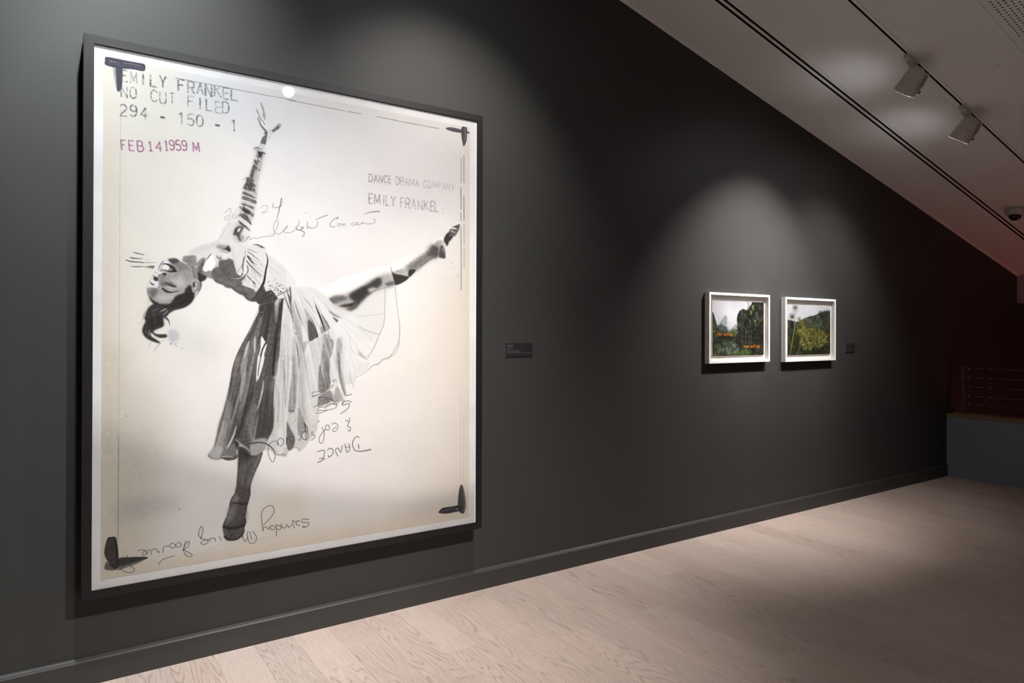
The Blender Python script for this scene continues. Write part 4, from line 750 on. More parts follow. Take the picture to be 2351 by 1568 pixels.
    for y in (0, 26, 52): ln([(60, 110+y), (180, 140+y*.8), (350, 158+y), (580, 212+y*.6)], [5, 4, 6, 3], (178, 178, 180), .55, 1, tex=.8)
    ln([(70, 118), (180, 142)], 6, 205, .8); ln([(180, 90), (190, 150)], 8, (40, 40, 50), .8, 2); ln([(290, 152), (420, 165), (560, 195)], 6, 205, .7, 1); ln([(240, 240), (250, 470)], 10, (50, 50, 62), .8, 2)
    F(660, 60, 4.356)
    po([(1590, 1018), (1640, 1010), (1740, 1033), (1742, 1063), (1690, 1058), (1620, 1040)], (78, 74, 82), 1); po([(1745, 1020), (1770, 998), (1800, 1008), (1803, 1080), (1796, 1150), (1770, 1200), (1755, 1150), (1745, 1080)], (80, 76, 84), 1); po([(1796, 1044), (1832, 1066), (1800, 1070)], (80, 76, 84), 1)
    ln([(1782, 1010), (1786, 1090), (1780, 1140)], 8, (160, 152, 150), .7, 2); ln([(1620, 1022), (1730, 1045)], 5, (150, 146, 150), .6, 1)
    F(180, 1100, 4.612)
    po([(425, 845), (560, 828), (700, 825), (738, 836), (650, 882), (520, 932), (420, 958)], (62, 60, 64), 1.2); po([(430, 930), (520, 905), (660, 862), (720, 842), (640, 890), (520, 936), (420, 960)], (138, 130, 126), 3, .8)
    po([(278, 932), (300, 880), (335, 905), (372, 950), (425, 955), (370, 967), (290, 962)], (104, 98, 98), 2)
    po([(312, 625), (350, 614), (398, 618), (416, 700), (427, 800), (427, 900), (402, 955), (362, 942), (330, 905), (290, 830), (276, 780), (290, 690)], (60, 57, 60), 1.2)
    for i in range(7): ln([(312+i*14, 635), (300+i*17, 760), (330+i*11, 900)], 4, (150, 140, 136), .55, 1, tex=.8)
    ln([(385, 640), (405, 760), (412, 900)], 14, (36, 34, 38), .8, 3); ln([(250, 826), (290, 836)], 4, 110, .7); ln([(250, 888), (290, 886)], 4, 110, .7)
    F(660, 1100, 4.612)
    po([(1850, 64), (1870, 100), (1890, 200), (1896, 290), (1880, 362), (1850, 372), (1820, 342), (1812, 290), (1815, 200), (1830, 100)], (84, 80, 84), 1.5); po([(1608, 353), (1650, 313), (1740, 299), (1820, 284), (1868, 290), (1860, 340), (1800, 352), (1700, 372), (1620, 368)], (62, 59, 64), 1.5)
    ln([(1875, 130), (1885, 240), (1878, 350)], 12, (150, 145, 146), .7, 4); ln([(1635, 345), (1740, 325), (1820, 318)], 5, (150, 146, 148), .7, 1); ln([(1835, 110), (1830, 280)], 10, (46, 44, 50), .7, 3); ln([(1800, 325), (1812, 330)], 10, 190, .8, 2)
    # ---- pencil
    pen = (122, 120, 124)
    F(500, 430, 5.8775)
    for L, w, a in (([(100, 345), (140, 300), (175, 278), (172, 340), (150, 410), (120, 440), (98, 420), (110, 390), (150, 378)], 5, .8), ([(235, 350), (205, 380), (205, 412), (240, 410), (265, 370), (260, 405), (300, 385), (310, 335), (330, 380)], 5, .6), ([(580, 275), (620, 245), (672, 248), (668, 285), (600, 345), (645, 335), (692, 325)], 5, .7), ([(755, 212), (748, 265), (800, 272), (872, 240)], 7, .9), ([(866, 142), (848, 230), (822, 340), (803, 430)], [12, 12, 9, 5], 1), ([(865, 150), (878, 200), (850, 245)], 4, .6), ([(345, 540), (310, 600), (300, 680), (320, 730), (370, 722), (412, 655)], 6, .8), ([(372, 720), (430, 660), (440, 702), (500, 680), (530, 692), (600, 666), (650, 662), (705, 660)], 6, .8), ([(752, 632), (720, 636), (702, 660), (740, 662), (768, 632)], 5, .7),
                    ([(768, 640), (755, 545), (780, 462), (808, 445), (818, 490), (792, 570), (770, 598), (825, 632), (880, 595)], 6, .8), ([(880, 595), (940, 520), (935, 550), (890, 592), (930, 612), (1000, 604), (1055, 570)], 6, .8), ([(1092, 428), (1104, 480), (1072, 530), (1058, 545), (1080, 572), (1122, 570), (1166, 528)], [4, 5, 7, 11, 12, 11, 6], 1), ([(1096, 525), (1160, 545), (1120, 575), (1165, 600), (1168, 640), (1140, 668)], [5, 6, 9, 10, 9, 7], 1), ([(1194, 340), (1196, 348)], 10, .9), ([(1216, 468), (1209, 550), (1240, 528), (1260, 552), (1300, 546), (1345, 520), (1352, 458)], 7, .9), ([(1320, 440), (1400, 404), (1486, 374)], [5, 8, 9], .9),
                    ([(1612, 430), (1630, 402), (1572, 430), (1522, 490), (1530, 530), (1592, 528)], [9, 8, 7, 7, 7, 6], .9), ([(1640, 488), (1620, 505), (1632, 526), (1658, 515), (1655, 490), (1640, 488)], 6, .85), ([(1662, 502), (1690, 491), (1692, 523), (1702, 500), (1724, 490), (1727, 523)], 6, .85), ([(1858, 472), (1825, 478), (1808, 500), (1830, 513), (1858, 502), (1890, 492), (1900, 476), (1885, 473), (1872, 495), (1890, 509), (1930, 498), (1950, 470), (1956, 500), (1964, 480), (1986, 476), (2000, 490), (2050, 493), (2096, 490), (2120, 478), (2128, 455), (2112, 434), (2134, 428)], 6, .8), ([(1984, 362), (2050, 338), (2120, 330), (2192, 323)], [5, 8, 12, 11], .9)): ln(L, np.array(w)*1.15, pen, a)
    F(690, 780, 5.228)
    for L in ([(620, 752), (570, 738), (512, 758), (510, 790), (588, 770), (572, 830), (485, 895)], [(530, 730), (504, 784)], [(545, 965), (588, 988), (596, 942)], [(588, 988), (572, 1040), (604, 1062), (596, 1100), (572, 1092)]): ln(L, 8, (80, 78, 80), .92)
    ln([(140, 965), (230, 975), (205, 1005)], 4, 150, .6)
    F(560, 930, 7.584)
    for L, w in (([(1530, 340), (1600, 320), (1642, 360), (1632, 430), (1582, 470), (1550, 442), (1590, 402), (1622, 384)], 7), ([(1490, 362), (1440, 358), (1428, 420), (1480, 442), (1496, 390), (1470, 350)], 7), ([(1368, 398), (1402, 470), (1400, 580), (1372, 660), (1330, 662), (1314, 590), (1370, 490), (1432, 432)], 8), ([(1202, 462), (1192, 510), (1252, 550), (1184, 622)], 8), ([(1058, 318), (1080, 450), (1092, 625)], [16, 10, 7]), ([(1058, 318), (1112, 400), (1112, 500)], 9), ([(1112, 470), (1030, 478), (1018, 570), (1080, 612), (1124, 560), (1112, 470)], 9), ([(958, 520), (1000, 540), (982, 620), (950, 604)], 8), ([(890, 562), (850, 545), (765, 610), (750, 690)], 9), ([(748, 570), (748, 690)], 15), ([(882, 640), (830, 612), (810, 650), (840, 690), (882, 640), (886, 572)], 9), ([(692, 602), (640, 580), (598, 612), (590, 690), (610, 700), (590, 640)], 8), ([(692, 602), (692, 680), (628, 726)], 8),
                 ([(60, 697), (160, 665), (280, 655), (400, 682), (500, 760), (546, 850), (540, 950), (502, 997), (450, 920), (424, 800), (440, 700), (500, 640), (575, 628)], [24, 22, 20, 16, 14, 10, 8, 7, 7, 7, 7, 7, 7]), ([(2012, 580), (1982, 550), (1930, 590), (1898, 680), (1930, 780), (2000, 812), (2100, 806), (2222, 782)], [9, 9, 10, 11, 10, 10, 12, 14]), ([(2000, 688), (2012, 772)], 11), ([(1768, 682), (1780, 760), (1810, 832), (1852, 760), (1832, 678)], 9), ([(1772, 740), (1848, 738)], 7), ([(1722, 708), (1692, 832), (1650, 760), (1608, 772), (1610, 830), (1648, 900)], 9), ([(1458, 792), (1512, 758), (1558, 790), (1552, 860), (1490, 912), (1474, 880)], 10), ([(1280, 822), (1340, 802), (1406, 798), (1402, 880), (1370, 970), (1288, 1006)], [8, 9, 9, 9, 10, 11]), ([(1320, 942), (1384, 924)], 9), ([(1370, 960), (1428, 940)], 9), ([(1290, 300), (1320, 285)], 6)): ln(L, np.array(w)*1.25, (68, 66, 68), .92)
    F(230, 1150, 4.702)
    for L in ([(1762, 330), (1750, 240), (1744, 150), (1770, 90), (1830, 55), (1872, 70), (1877, 130), (1830, 200), (1768, 262)], [(1762, 330), (1766, 290), (1800, 288), (1818, 312), (1834, 280)], [(1882, 280), (1850, 268), (1842, 308), (1880, 312), (1892, 280)], [(1906, 388), (1904, 258)], [(1904, 270), (1950, 278), (1952, 310), (1908, 312)], [(1958, 248), (1970, 290), (2000, 296), (2020, 258), (2040, 292), (2072, 258)], [(2102, 302), (2078, 218), (2122, 242)], [(2162, 230), (2130, 218), (2122, 260), (2162, 272)], [(2262, 205), (2190, 203), (2188, 240), (2252, 240), (2242, 280), (2188, 292)], [(2188, 292), (2200, 275), (2215, 290)],
              [(1648, 330), (1672, 360), (1690, 390), (1684, 440), (1650, 462), (1612, 450), (1592, 370), (1602, 332)], [(1620, 340), (1640, 420)], [(1592, 400), (1570, 442), (1542, 400), (1532, 350)], [(1500, 382), (1488, 350), (1530, 348), (1542, 390), (1500, 382)], [(1400, 350), (1422, 400), (1380, 402)], [(1290, 388), (1310, 432)], [(1240, 405), (1250, 440)], [(1240, 405), (1192, 410), (1190, 440)], [(1182, 420), (1122, 430), (1088, 460), (1130, 472), (1172, 440), (1090, 400), (1064, 360), (1090, 280), (1112, 310), (1100, 370), (1088, 420)],
              [(890, 542), (940, 450), (966, 450), (950, 500), (910, 530), (990, 580), (980, 606), (930, 592), (904, 540), (914, 470), (930, 440)], [(882, 480), (850, 448), (818, 490), (860, 502), (882, 470)], [(820, 480), (780, 458), (748, 490), (790, 512), (822, 480)], [(680, 562), (690, 500), (742, 488)], [(638, 690), (670, 640), (802, 594)], [(642, 540), (630, 562), (600, 518), (560, 540), (550, 582)], [(552, 530), (520, 540), (508, 582)], [(500, 530), (460, 560), (470, 592), (502, 560), (460, 530), (408, 540)], [(290, 588), (320, 690), (372, 742), (340, 777), (260, 762), (230, 730), (292, 678)]):
        ln(L, 6.6, (84, 80, 79), .92)
    F(180, 1100, 4.612); ln([(1062, 326), (1078, 314)], 7, 80); ln([(1380, 740), (1520, 700), (1800, 660), (2100, 610)], 2.5, 170, .6)
    F(180, 800, 3.92); ln([(220, 600), (205, 700)], 3, 160, .5); ln([(240, 730), (290, 740), (300, 790), (260, 830), (245, 800)], 3, 155, .6); ln([(210, 870), (250, 930), (295, 940), (300, 880), (265, 870), (280, 930), (320, 940)], 3, 150, .6); ln([(320, 700), (345, 790), (320, 880)], 3, 165, .5)
    for x, y in ((1230, 858), (425, 597), (435, 612), (700, 942), (1490, 15)): ln([(x, y), (x+3, y+2)], 9, 90, .8)
    F(660, 420, 3.92); ln([(1430, 690), (1500, 720), (1470, 730)], 3, 170, .5); ln([(1465, 770), (1520, 745), (1480, 790)], 3, 170, .5); ln([(1550, 860), (1530, 845), (1545, 820)], 3, 150, .6)
    # ---- rubber stamps
    F(180, 60, 4.356); st = (84, 82, 84)
    for ch, x, y, a in zip('EMILYFRANKEL', (462, 552, 648, 752, 845, 1030, 1128, 1218, 1303, 1395, 1480, 1562), (490, 508, 522, 543, 550, 586, 610, 620, 640, 645, 668, 682), (.85, .5, .95, .95, .85, .9, .6, .6, .9, .65, .6, .95)): glyph(c, ch, x, y, 62 if ch != 'I' else 20, 112, .17, 17 if ch != 'M' else 13, st, a*.85, .85)
    for ch, x, y, a in zip('NOCUTFILED', (458, 548, 757, 845, 938, 1127, 1218, 1310, 1402, 1475), (650, 660, 692, 712, 722, 750, 770, 785, 808, 808), (.7, .75, .6, .65, .6, .75, .95, .95, .45, .7)): glyph(c, ch, x, y, 60, 112, .17, 15, st, a*.82, .9)
    for ch, x, y, a in zip('294-150-1', (450, 550, 655, 842, 1030, 1125, 1215, 1392, 1555), (835, 842, 866, 908, 918, 932, 942, 988, 992), (.8, .8, .8, 1, .9, .55, .75, 1, .85)): glyph(c, ch, x, y, 62 if ch != '-' else 50, 112, .16, 15 if ch != '-' else 21, st, a*.9, .8 if ch != '-' else .1)
    pur = (150, 84, 122)
    for ch, x, y, w, h in zip('FEB|4|959M', (452, 530, 620, 722, 803, 880, 935, 1000, 1060, 1178), (1185, 1190, 1195, 1197, 1200, 1190, 1186, 1189, 1190, 1205), (44, 46, 56, 46, 56, 30, 46, 46, 46, 60), (100, 100, 100, 92, 92, 96, 96, 98, 98, 92)): glyph(c, ch, x, y, w, h, .08, 12.5, pur, .9, .45, .1)
    F(820, 380, 8.707); gr = (128, 120, 132)
    for ch, x, y, w, a in zip('DANCEDRAMACOMPANY', (280, 385, 480, 575, 660, 820, 910, 1000, 1100, 1215, 1370, 1450, 1570, 1660, 1750, 1830, 1930), (245, 260, 265, 270, 275, 300, 310, 320, 332, 347, 370, 382, 392, 402, 415, 427, 440), (70, 70, 62, 56, 50, 66, 60, 70, 90, 72, 60, 66, 86, 54, 64, 60, 70), (.9, .8, .75, .75, .75, .55, .5, .45, .45, .45, .33, .33, .3, .3, .28, .28, .36)): glyph(c, ch, x, y, w, 140, .12, 22, gr, a*.9, .8)
    ln([(220, 330), (400, 352), (700, 378)], 6, gr, .5, 0, .6); ln([(770, 385), (1000, 405), (1260, 440)], 6, gr, .4, 0, .6); ln([(220, 145), (420, 162)], 6, gr, .4, 0, .7)
    ln([(100, 370), (115, 400), (200, 410), (320, 425)], 6, gr, .3, 0, .8)
    for ch, x, y, w, a in zip('EMILYFRANKEL:', (280, 410, 540, 620, 730, 915, 1022, 1140, 1272, 1395, 1515, 1600, 1730), (660, 675, 692, 700, 715, 740, 760, 770, 785, 800, 815, 827, 880), (74, 110, 20, 60, 86, 66, 76, 86, 86, 80, 66, 62, 20), (.9, .7, .65, .65, .7, .6, .55, .55, .55, .55, .6, .65, .5)): glyph(c, ch, x, y, w, 196 if ch != ':' else 160, .12, 30, gr, a*.88, .75)
    return np.clip(c.img, 0, 255)/255.

def foliage(h, w, rng, dark, light, scale=1.0):
    n = sum(noise2(h, w, s*scale, rng)*a for s, a in ((30, .25), (9, .28), (4, .32), (1.8, .28)))/1.13
    n = np.clip((n-.3)/.4, 0, 1)**1.45
    return np.array(dark, np.float32)*(1-n[..., None])+np.array(light, np.float32)*n[..., None]

def edge_mask(c, pts, rng, rough, blur=.6):
    """polygon with a leafy edge (canvas 0..1 coordinates)"""
    h, w = c.h, c.w
    r = c.mask(np.array(pts)*(w, h), 0.1); m = np.zeros((h, w), np.float32)
    if r: m[r[2]:r[4], r[1]:r[3]] = r[0]
    n = noise2(h, w, 5, rng)*.5+noise2(h, w, 2.5, rng)*.5
    return gauss(np.clip((gauss(m, rough)+(n-.5)*.9-.5)*6+.5, 0, 1), blur)

def paint_misty_valley(w=420, h=284):
    rng = np.random.default_rng(11); c = Canvas(w, h, np.diag([w, h, 1.])); I = c.img
    yy = np.linspace(0, 1, h)[:, None, None]; xx = np.linspace(0, 1, w)[None, :, None]
    I[:] = (206, 206, 212); I += (noise2(h, w, 60, rng)[..., None]-.5)*22+18*np.exp(-((xx-.35)**2+(yy-.25)**2)/.05)
    def lay(m, col): I[:] = I*(1-m[..., None])+col*m[..., None]
    lay(edge_mask(c, [(.1, .45), (.2, .3), (.25, .25), (.28, .3), (.27, .45), (.33, .55), (.1, .6)], rng, 4, 1.5)*.55, foliage(h, w, rng, (105, 112, 120), (150, 155, 160)))
    lay(edge_mask(c, [(.3, .55), (.42, .44), (.5, .4), (.5, .62), (.3, .6)], rng, 5, 1.5)*.6, foliage(h, w, rng, (90, 100, 105), (140, 148, 150)))
    lay(edge_mask(c, [(.06, .48), (.16, .42), (.24, .46), (.31, .56), (.33, .7), (.0, .7)], rng, 4), foliage(h, w, rng, (52, 62, 62), (110, 120, 116)))
    lay(edge_mask(c, [(0, .2), (.03, .24), (.05, .33), (.08, .42), (.14, .54), (.3, .58), (.45, .52), (.6, .5), (1, .5), (1, 1), (0, 1)], rng, 4), foliage(h, w, rng, (26, 30, 24), (112, 118, 84)))
    lay(edge_mask(c, [(.46, .3), (.5, .18), (.58, .13), (.66, .16), (.72, .08), (.76, 0), (1, 0), (1, 1), (.5, 1), (.45, .7), (.47, .45)], rng, 5), foliage(h, w, rng, (20, 20, 20), (86, 90, 76)))
    lay(edge_mask(c, [(.66, .0), (.73, -.02), (.71, .14), (.66, .17)], rng, 6)*.5, foliage(h, w, rng, (60, 62, 60), (190, 190, 192), .5))
    lay(edge_mask(c, [(.05, .8), (.2, .7), (.4, .74), (.52, .84), (.48, .98), (.1, 1)], rng, 9, 2)*.8, foliage(h, w, rng, (34, 44, 38), (150, 162, 140), .7))
    lay(edge_mask(c, [(.3, .54), (.44, .5), (.5, .56), (.44, .66), (.3, .64)], rng, 5, 1)*.7, foliage(h, w, rng, (60, 72, 46), (140, 148, 96), .6))
    lay(edge_mask(c, [(.4, .97), (.6, .86), (.75, .92), (.7, 1.02), (.4, 1.02)], rng, 6, 1)*.8, foliage(h, w, rng, (50, 66, 34), (128, 148, 86), .6))
    for x, y, s in ((.78, .1, .035), (.74, .2, .03), (.82, .36, .025), (.72, .36, .02), (.84, .43, .014), (.62, .25, .015), (.66, .58, .014)):
        c.poly([(x-s*.6, y-s), (x+s*.5, y-s*1.1), (x+s*.4, y+s), (x-s*.2, y+s*1.3)], (132, 156, 82), .006, .85)
    for L, wd, col in (([(.63, .5), (.635, .75), (.64, .95)], .006, (150, 140, 120)), ([(.57, .58), (.58, .85)], .005, (112, 100, 86)), ([(.44, .6), (.43, .72), (.45, .88)], .005, (120, 112, 104)), ([(.35, .85), (.36, 1)], .004, (140, 146, 136)), ([(.05, .76), (.1, .7)], .005, (120, 110, 104))): c.line(L, wd, col, .85)
    org = (214, 132, 48)
    for txt, x0, x1, y, hh in (('feel nothing', .085, .375, .6, .052), ('know nothing', .595, .915, .828, .052)):
        n = len(txt); st = (x1-x0)/n
        for i, ch in enumerate(txt):
            if ch != ' ': glyph(c, ch, x0+(i+.5)*st, y, st*(.62 if ch not in 'ftil' else .4), hh*1.2, 0, .0080, org)
    return np.clip((I-120)*1.16+114, 0, 255)/255.

def paint_palm_hillside(w=420, h=284):
    rng = np.random.default_rng(23); c = Canvas(w, h, np.diag([w, h, 1.])); I = c.img
    I[:] = (204, 205, 212); I += (noise2(h, w, 50, rng)[..., None]-.5)*10
    def lay(m, col): I[:] = I*(1-m[..., None])+col*m[..., None]
    lay(edge_mask(c, [(0, .3), (.2, .34), (.34, .28), (.5, .22), (.62, .2), (.74, .15), (.86, .12), (1, .1), (1, 1), (0, 1)], rng, 4), foliage(h, w, rng, (42, 48, 40), (112, 120, 98)))
    lay(edge_mask(c, [(.7, .12), (1, .08), (1, .5), (.8, .42)], rng, 8, 2)*.7, foliage(h, w, rng, (34, 36, 34), (84, 90, 80)))
    lay(edge_mask(c, [(0, .46), (.2, .44), (.3, .5), (.5, .46), (.7, .52), (1, .5), (1, 1), (0, 1)], rng, 9, 2), foliage(h, w, rng, (32, 36, 24), (104, 112, 62)))
    lay(edge_mask(c, [(.2, .4), (.34, .34), (.42, .46), (.62, .44), (.86, .52), (.92, .76), (.6, .9), (.4, .94), (.28, .74)], rng, 9, 1.5)*.8, foliage(h, w, rng, (52, 54, 24), (182, 176, 98), .6))
    lay(edge_mask(c, [(0, .84), (.3, .9), (.6, .86), (1, .82), (1, 1.02), (0, 1.02)], rng, 8, 2)*.75, foliage(h, w, rng, (24, 26, 22), (76, 82, 52)))
    lay(edge_mask(c, [(.1, .3), (.16, .42), (.17, .58), (.08, .64), (.02, .6), (.05, .42)], rng, 5), foliage(h, w, rng, (30, 34, 32), (90, 96, 86)))
    def palm(x, y, r, n, col):
        for k in range(n+4):
            t = 6.283*k/(n+4)+.3; dx, dy = r*np.cos(t)*.8, r*np.sin(t)
            c.line([(x, y), (x+dx*.6, y+dy*.6-.02), (x+dx, y+dy+.03)], [.008, .009, .003], col, .85)
    palm(.17, .07, .1, 9, (66, 64, 60)); palm(.1, .25, .11, 10, (46, 52, 46)); palm(.26, .3, .08, 8, (120, 122, 84)); palm(.34, .36, .08, 8, (128, 116, 78)); palm(.44, .3, .06, 8, (96, 104, 80))
    for L, wd in (([(.175, .08), (.17, .3), (.13, .6), (.05, 1)], .011), ([(.36, .46), (.3, .74), (.22, 1)], .007), ([(.52, .48), (.44, .7)], .005)): c.line(L, wd, (178, 170, 150), .95)
    for _ in range(90):
        x, y = rng.uniform(.32, .9), rng.uniform(.55, .9); c.line([(x, y), (x+rng.uniform(-.012, .012), y+.02)], rng.uniform(.005, .012), (206, 198, 128), .8)
    for x, y in ((.9, .62), (.83, .7), (.5, .75), (.92, .74), (.78, .8), (.4, .88), (.54, .86), (.35, .78)): c.line([(x, y), (x+.008, y+.018)], .015, (240, 236, 190), .95)
    return np.clip((I-120)*1.16+114, 0, 255)/255.

def paint_caption(w=300, h=128, lines=((.19, 0.36, .16),), seed=5, lead=.06):
    """black wall caption with rows of tiny pale type"""
    rng = np.random.default_rng(seed); c = Canvas(w, h, np.diag([w, h, 1.])); c.img[:] = (34, 31, 34)
    for y, x1, v in lines:
        x = lead
        while x < x1:
            ww = rng.uniform(.008, .014)
            if rng.random() < .16: x += .012; continue
            k = rng.integers(4); y0, y1 = y-.022, y+.022
            if k == 0: L = [(x, y0-.012), (x, y1)]
            elif k == 1: L = [(x, y1), (x, y0), (x+ww, y0), (x+ww, y1)]
            elif k == 2: L = [(x+ww, y0), (x, y), (x+ww*.5, y1), (x+ww, y)]
            else: L = [(x, y), (x+ww, y), (x+ww*.5, y0), (x, y1), (x+ww, y1)]
            for i in range(len(L)-1): c.line(L[i:i+2], .0045 if v < 170 else .0075, (v, v, v), .9)
            x += ww+.006
    return np.clip(c.img, 0, 255)/255.


# ---------------------------------------------------------------- framed works
def rail_bm(p0, p1, q0, q1, d0, d1, lip):
    """mitred frame rail between outer corners p0,p1 and inner corners q0,q1 (x,z), from depth d0 to d1, with a small inner rebate"""
    b = bmesh.new(); e = .0015
    A = [(p0, d0), (p0, d1), (q0, d1), (q0, d0)]; B = [(p1, d0), (p1, d1), (q1, d1), (q1, d0)]
    va = [b.verts.new((p[0], -d, p[1])) for p, d in A]; vb = [b.verts.new((p[0], -d, p[1])) for p, d in B]
    for k in range(4): b.faces.new((va[k], va[(k+1) % 4], vb[(k+1) % 4], vb[k]))
    b.faces.new(va); b.faces.new(vb[::-1]); bmesh.ops.recalc_face_normals(b, faces=b.faces)
    ed = [x for x in b.edges if x.verts[0] in va and x.verts[1] in vb or x.verts[0] in vb and x.verts[1] in va]
    bmesh.ops.bevel(b, geom=ed, offset=e, segments=2, affect='EDGES'); return b
def sheet(name, x0, x1, z0, z1, d, thick, mat, parent, side=None):
    """board standing against the wall with the picture on its front, UV 0..1"""
    b = bmesh.new(); uv = b.loops.layers.uv.new('UVMap')
    f = quad(b, [(x0, -d, z0), (x1, -d, z0), (x1, -d, z1), (x0, -d, z1)])
    for l, c in zip(f.loops, ((0, 0), (1, 0), (1, 1), (0, 1))): l[uv].uv = c
    dd = d-thick; v = f.verts[:]; w_ = [b.verts.new((p.co.x, -dd, p.co.z)) for p in v]
    for k in range(4):
        g = b.faces.new((v[k], w_[k], w_[(k+1) % 4], v[(k+1) % 4])); g.material_index = 1
    b.faces.new(w_).material_index = 1
    return obj(name, b, [mat, side or M_BOARD], parent)
def frame(root, ox, oz, x0, x1, z0, z1, face, d0, d1, mh, mv):
    O = [(x0, z1), (x1, z1), (x1, z0), (x0, z0)]; I = [(x0+face, z1-face), (x1-face, z1-face), (x1-face, z0+face), (x0+face, z0+face)]
    for k in range(4):
        m = (k+1) % 4; sh = lambda p: (p[0]-ox, p[1]-oz)
        obj('frame_rail', rail_bm(sh(O[k]), sh(O[m]), sh(I[k]), sh(I[m]), d0, d1, 0), mh if k % 2 == 0 else mv, root)

bx, bz = 1.0604, .3848
big = empty('framed_print', (bx, 0, bz), 'huge black-framed print of a dancer bending backwards, hung near the floor', 'picture')
frame(big, bx, bz, .1012, 2.0256, .3848, 2.7254, .0372, .004, .10, M_FRAME_H, M_FRAME_V)
sheet('print_margin', .120-bx, 2.006-bx, .403-bz, 2.707-bz, .0915, .012, M_MAT, big)
tag(sheet('dancer_print', .1717-bx, 1.9451-bx, .4607-bz, 2.6471-bz, .0925, .0008, printed('dancer_print', paint_dancer(), gain=.99), big), 'archival press photograph with stamps, pencil notes and crop marks')
bm = bmesh.new(); box(bm, .125-bx, 2.0-bx, -.08, -.01, .41-bz, 2.70-bz); obj('backing', bm, M_DARK, big)
bm = bmesh.new(); quad(bm, [(.1375-bx, -.0955, .4215-bz), (1.9835-bx, -.0955, .4215-bz), (1.9835-bx, -.0955, 2.6885-bz), (.1375-bx, -.0955, 2.6885-bz)]); obj('glazing', bm, M_GLASS, big)

def small(x0, z0, label, pix, name):
    w_, h_ = .727, .531; cx = x0+w_/2
    r = empty('framed_photograph', (cx, 0, z0), label, 'picture', 'white-framed forest photographs')
    frame(r, cx, z0, x0, x0+w_, z0, z0+h_, .020, .002, .045, M_WHITEFRAME, M_WHITEFRAME)
    bm = bmesh.new(); box(bm, -w_/2+.012, w_/2-.012, -.012, -.004, .012, h_-.012); obj('backing_board', bm, M_BOARD, r)
    pw, ph = .615, .416; zc = h_/2-.003
    tag(sheet('forest_print', -pw/2+.006, pw/2+.006, zc-ph/2, zc+ph/2, .022, .008, printed(name, pix, gain=.88), r))
    bm = bmesh.new(); quad(bm, [(-w_/2+.021, -.040, .021), (w_/2-.021, -.040, .021), (w_/2-.021, -.040, h_-.021), (-w_/2+.021, -.040, h_-.021)]); obj('glazing', bm, M_GLASS2, r)
    return r
small(4.020, 1.268, 'white box frame holding the misty forest photograph with orange words', paint_misty_valley(), 'misty_valley_print')
small(4.950, 1.260, 'white box frame holding the palm hillside photograph without words', paint_palm_hillside(), 'palm_hillside_print')

def caption(x0, x1, z0, z1, label, pix, name):
    cx = (x0+x1)/2
    o = sheet('wall_caption', x0-cx, x1-cx, 0, z1-z0, .005, .0045, printed(name, pix, .5), None, M_WHITEEDGE)
    o.location = (cx, 0, z0); return tag(o, label, 'caption', 'black wall captions')
M_WHITEEDGE = plain('caption_edge', (120, 116, 114), .6)
caption(2.2475, 2.4465, 1.3490, 1.4325, 'small wide black caption beside the huge dancer print', paint_caption(320, 136, ((.185, .25, 200), (.315, .265, 150), (.4, .265, 120), (.48, .135, 140), (.56, .53, 135), (.645, .53, 125), (.725, .97, 130)), 5), 'caption_dancer')
caption(5.892, 6.050, 1.3215, 1.4055, 'small squarish black caption beside the palm hillside photograph', paint_caption(260, 138, ((.17, .35, 130), (.3, .34, 95), (.42, .14, 80), (.55, .93, 85), (.64, .93, 70), (.73, .34, 80), (.8, .62, 90)), 8), 'caption_forest')

# ---------------------------------------------------------------- ceiling fittings
dif = empty('slot_diffuser', (3.5, -.5077, cz(3.5)), 'long white twin-slot air diffuser let into the sloping ceiling', 'diffuser')
def on(root): return Matrix.Translation(-root.location)
def section(x0, x1):
    for name, prof, mt in (('flange', [(YA, 0), (YA, -.0025), (-.474, -.0015), (-.474, .07), (-.4755, .07), (YA-.001, 0)][:4]+[(-.472, .07), (-.472, .001)], M_CEIL),
                           ('flange', [(-.534, -.0015), (-.534, .07), (-.536, .07), (-.536, .001), (-.5665, .001), (YB, .0), (YB, -.006), (-.567, -.006), (-.566, -.0015)], M_CEIL),
                           ('centre_bar', [(-.493, -.001), (-.515, -.001), (-.515, .0), (-.493, .0)], M_CEIL),
                           ('slot_throat', [(-.4735, .07), (-.5345, .07), (-.5345, .074), (-.4735, .074)], M_DARK), ('bar_web', [(-.4932, .0002), (-.5148, .0002), (-.5148, .05), (-.4932, .05)], M_DARK),
                           ('slot_liner', [(-.4741, -.001), (-.4750, -.001), (-.4750, .068), (-.4741, .068)], M_DARK), ('slot_liner', [(-.5332, -.001), (-.5339, -.001), (-.5339, .068), (-.5332, .068)], M_DARK)):
        b = bmesh.new(); extrude(b, prof, x0+.0008, x1-.0008, cz); bmesh.ops.transform(b, matrix=on(dif), verts=b.verts); obj(name, b, mt, dif)
section(X0, 4.12); section(4.12, X1)

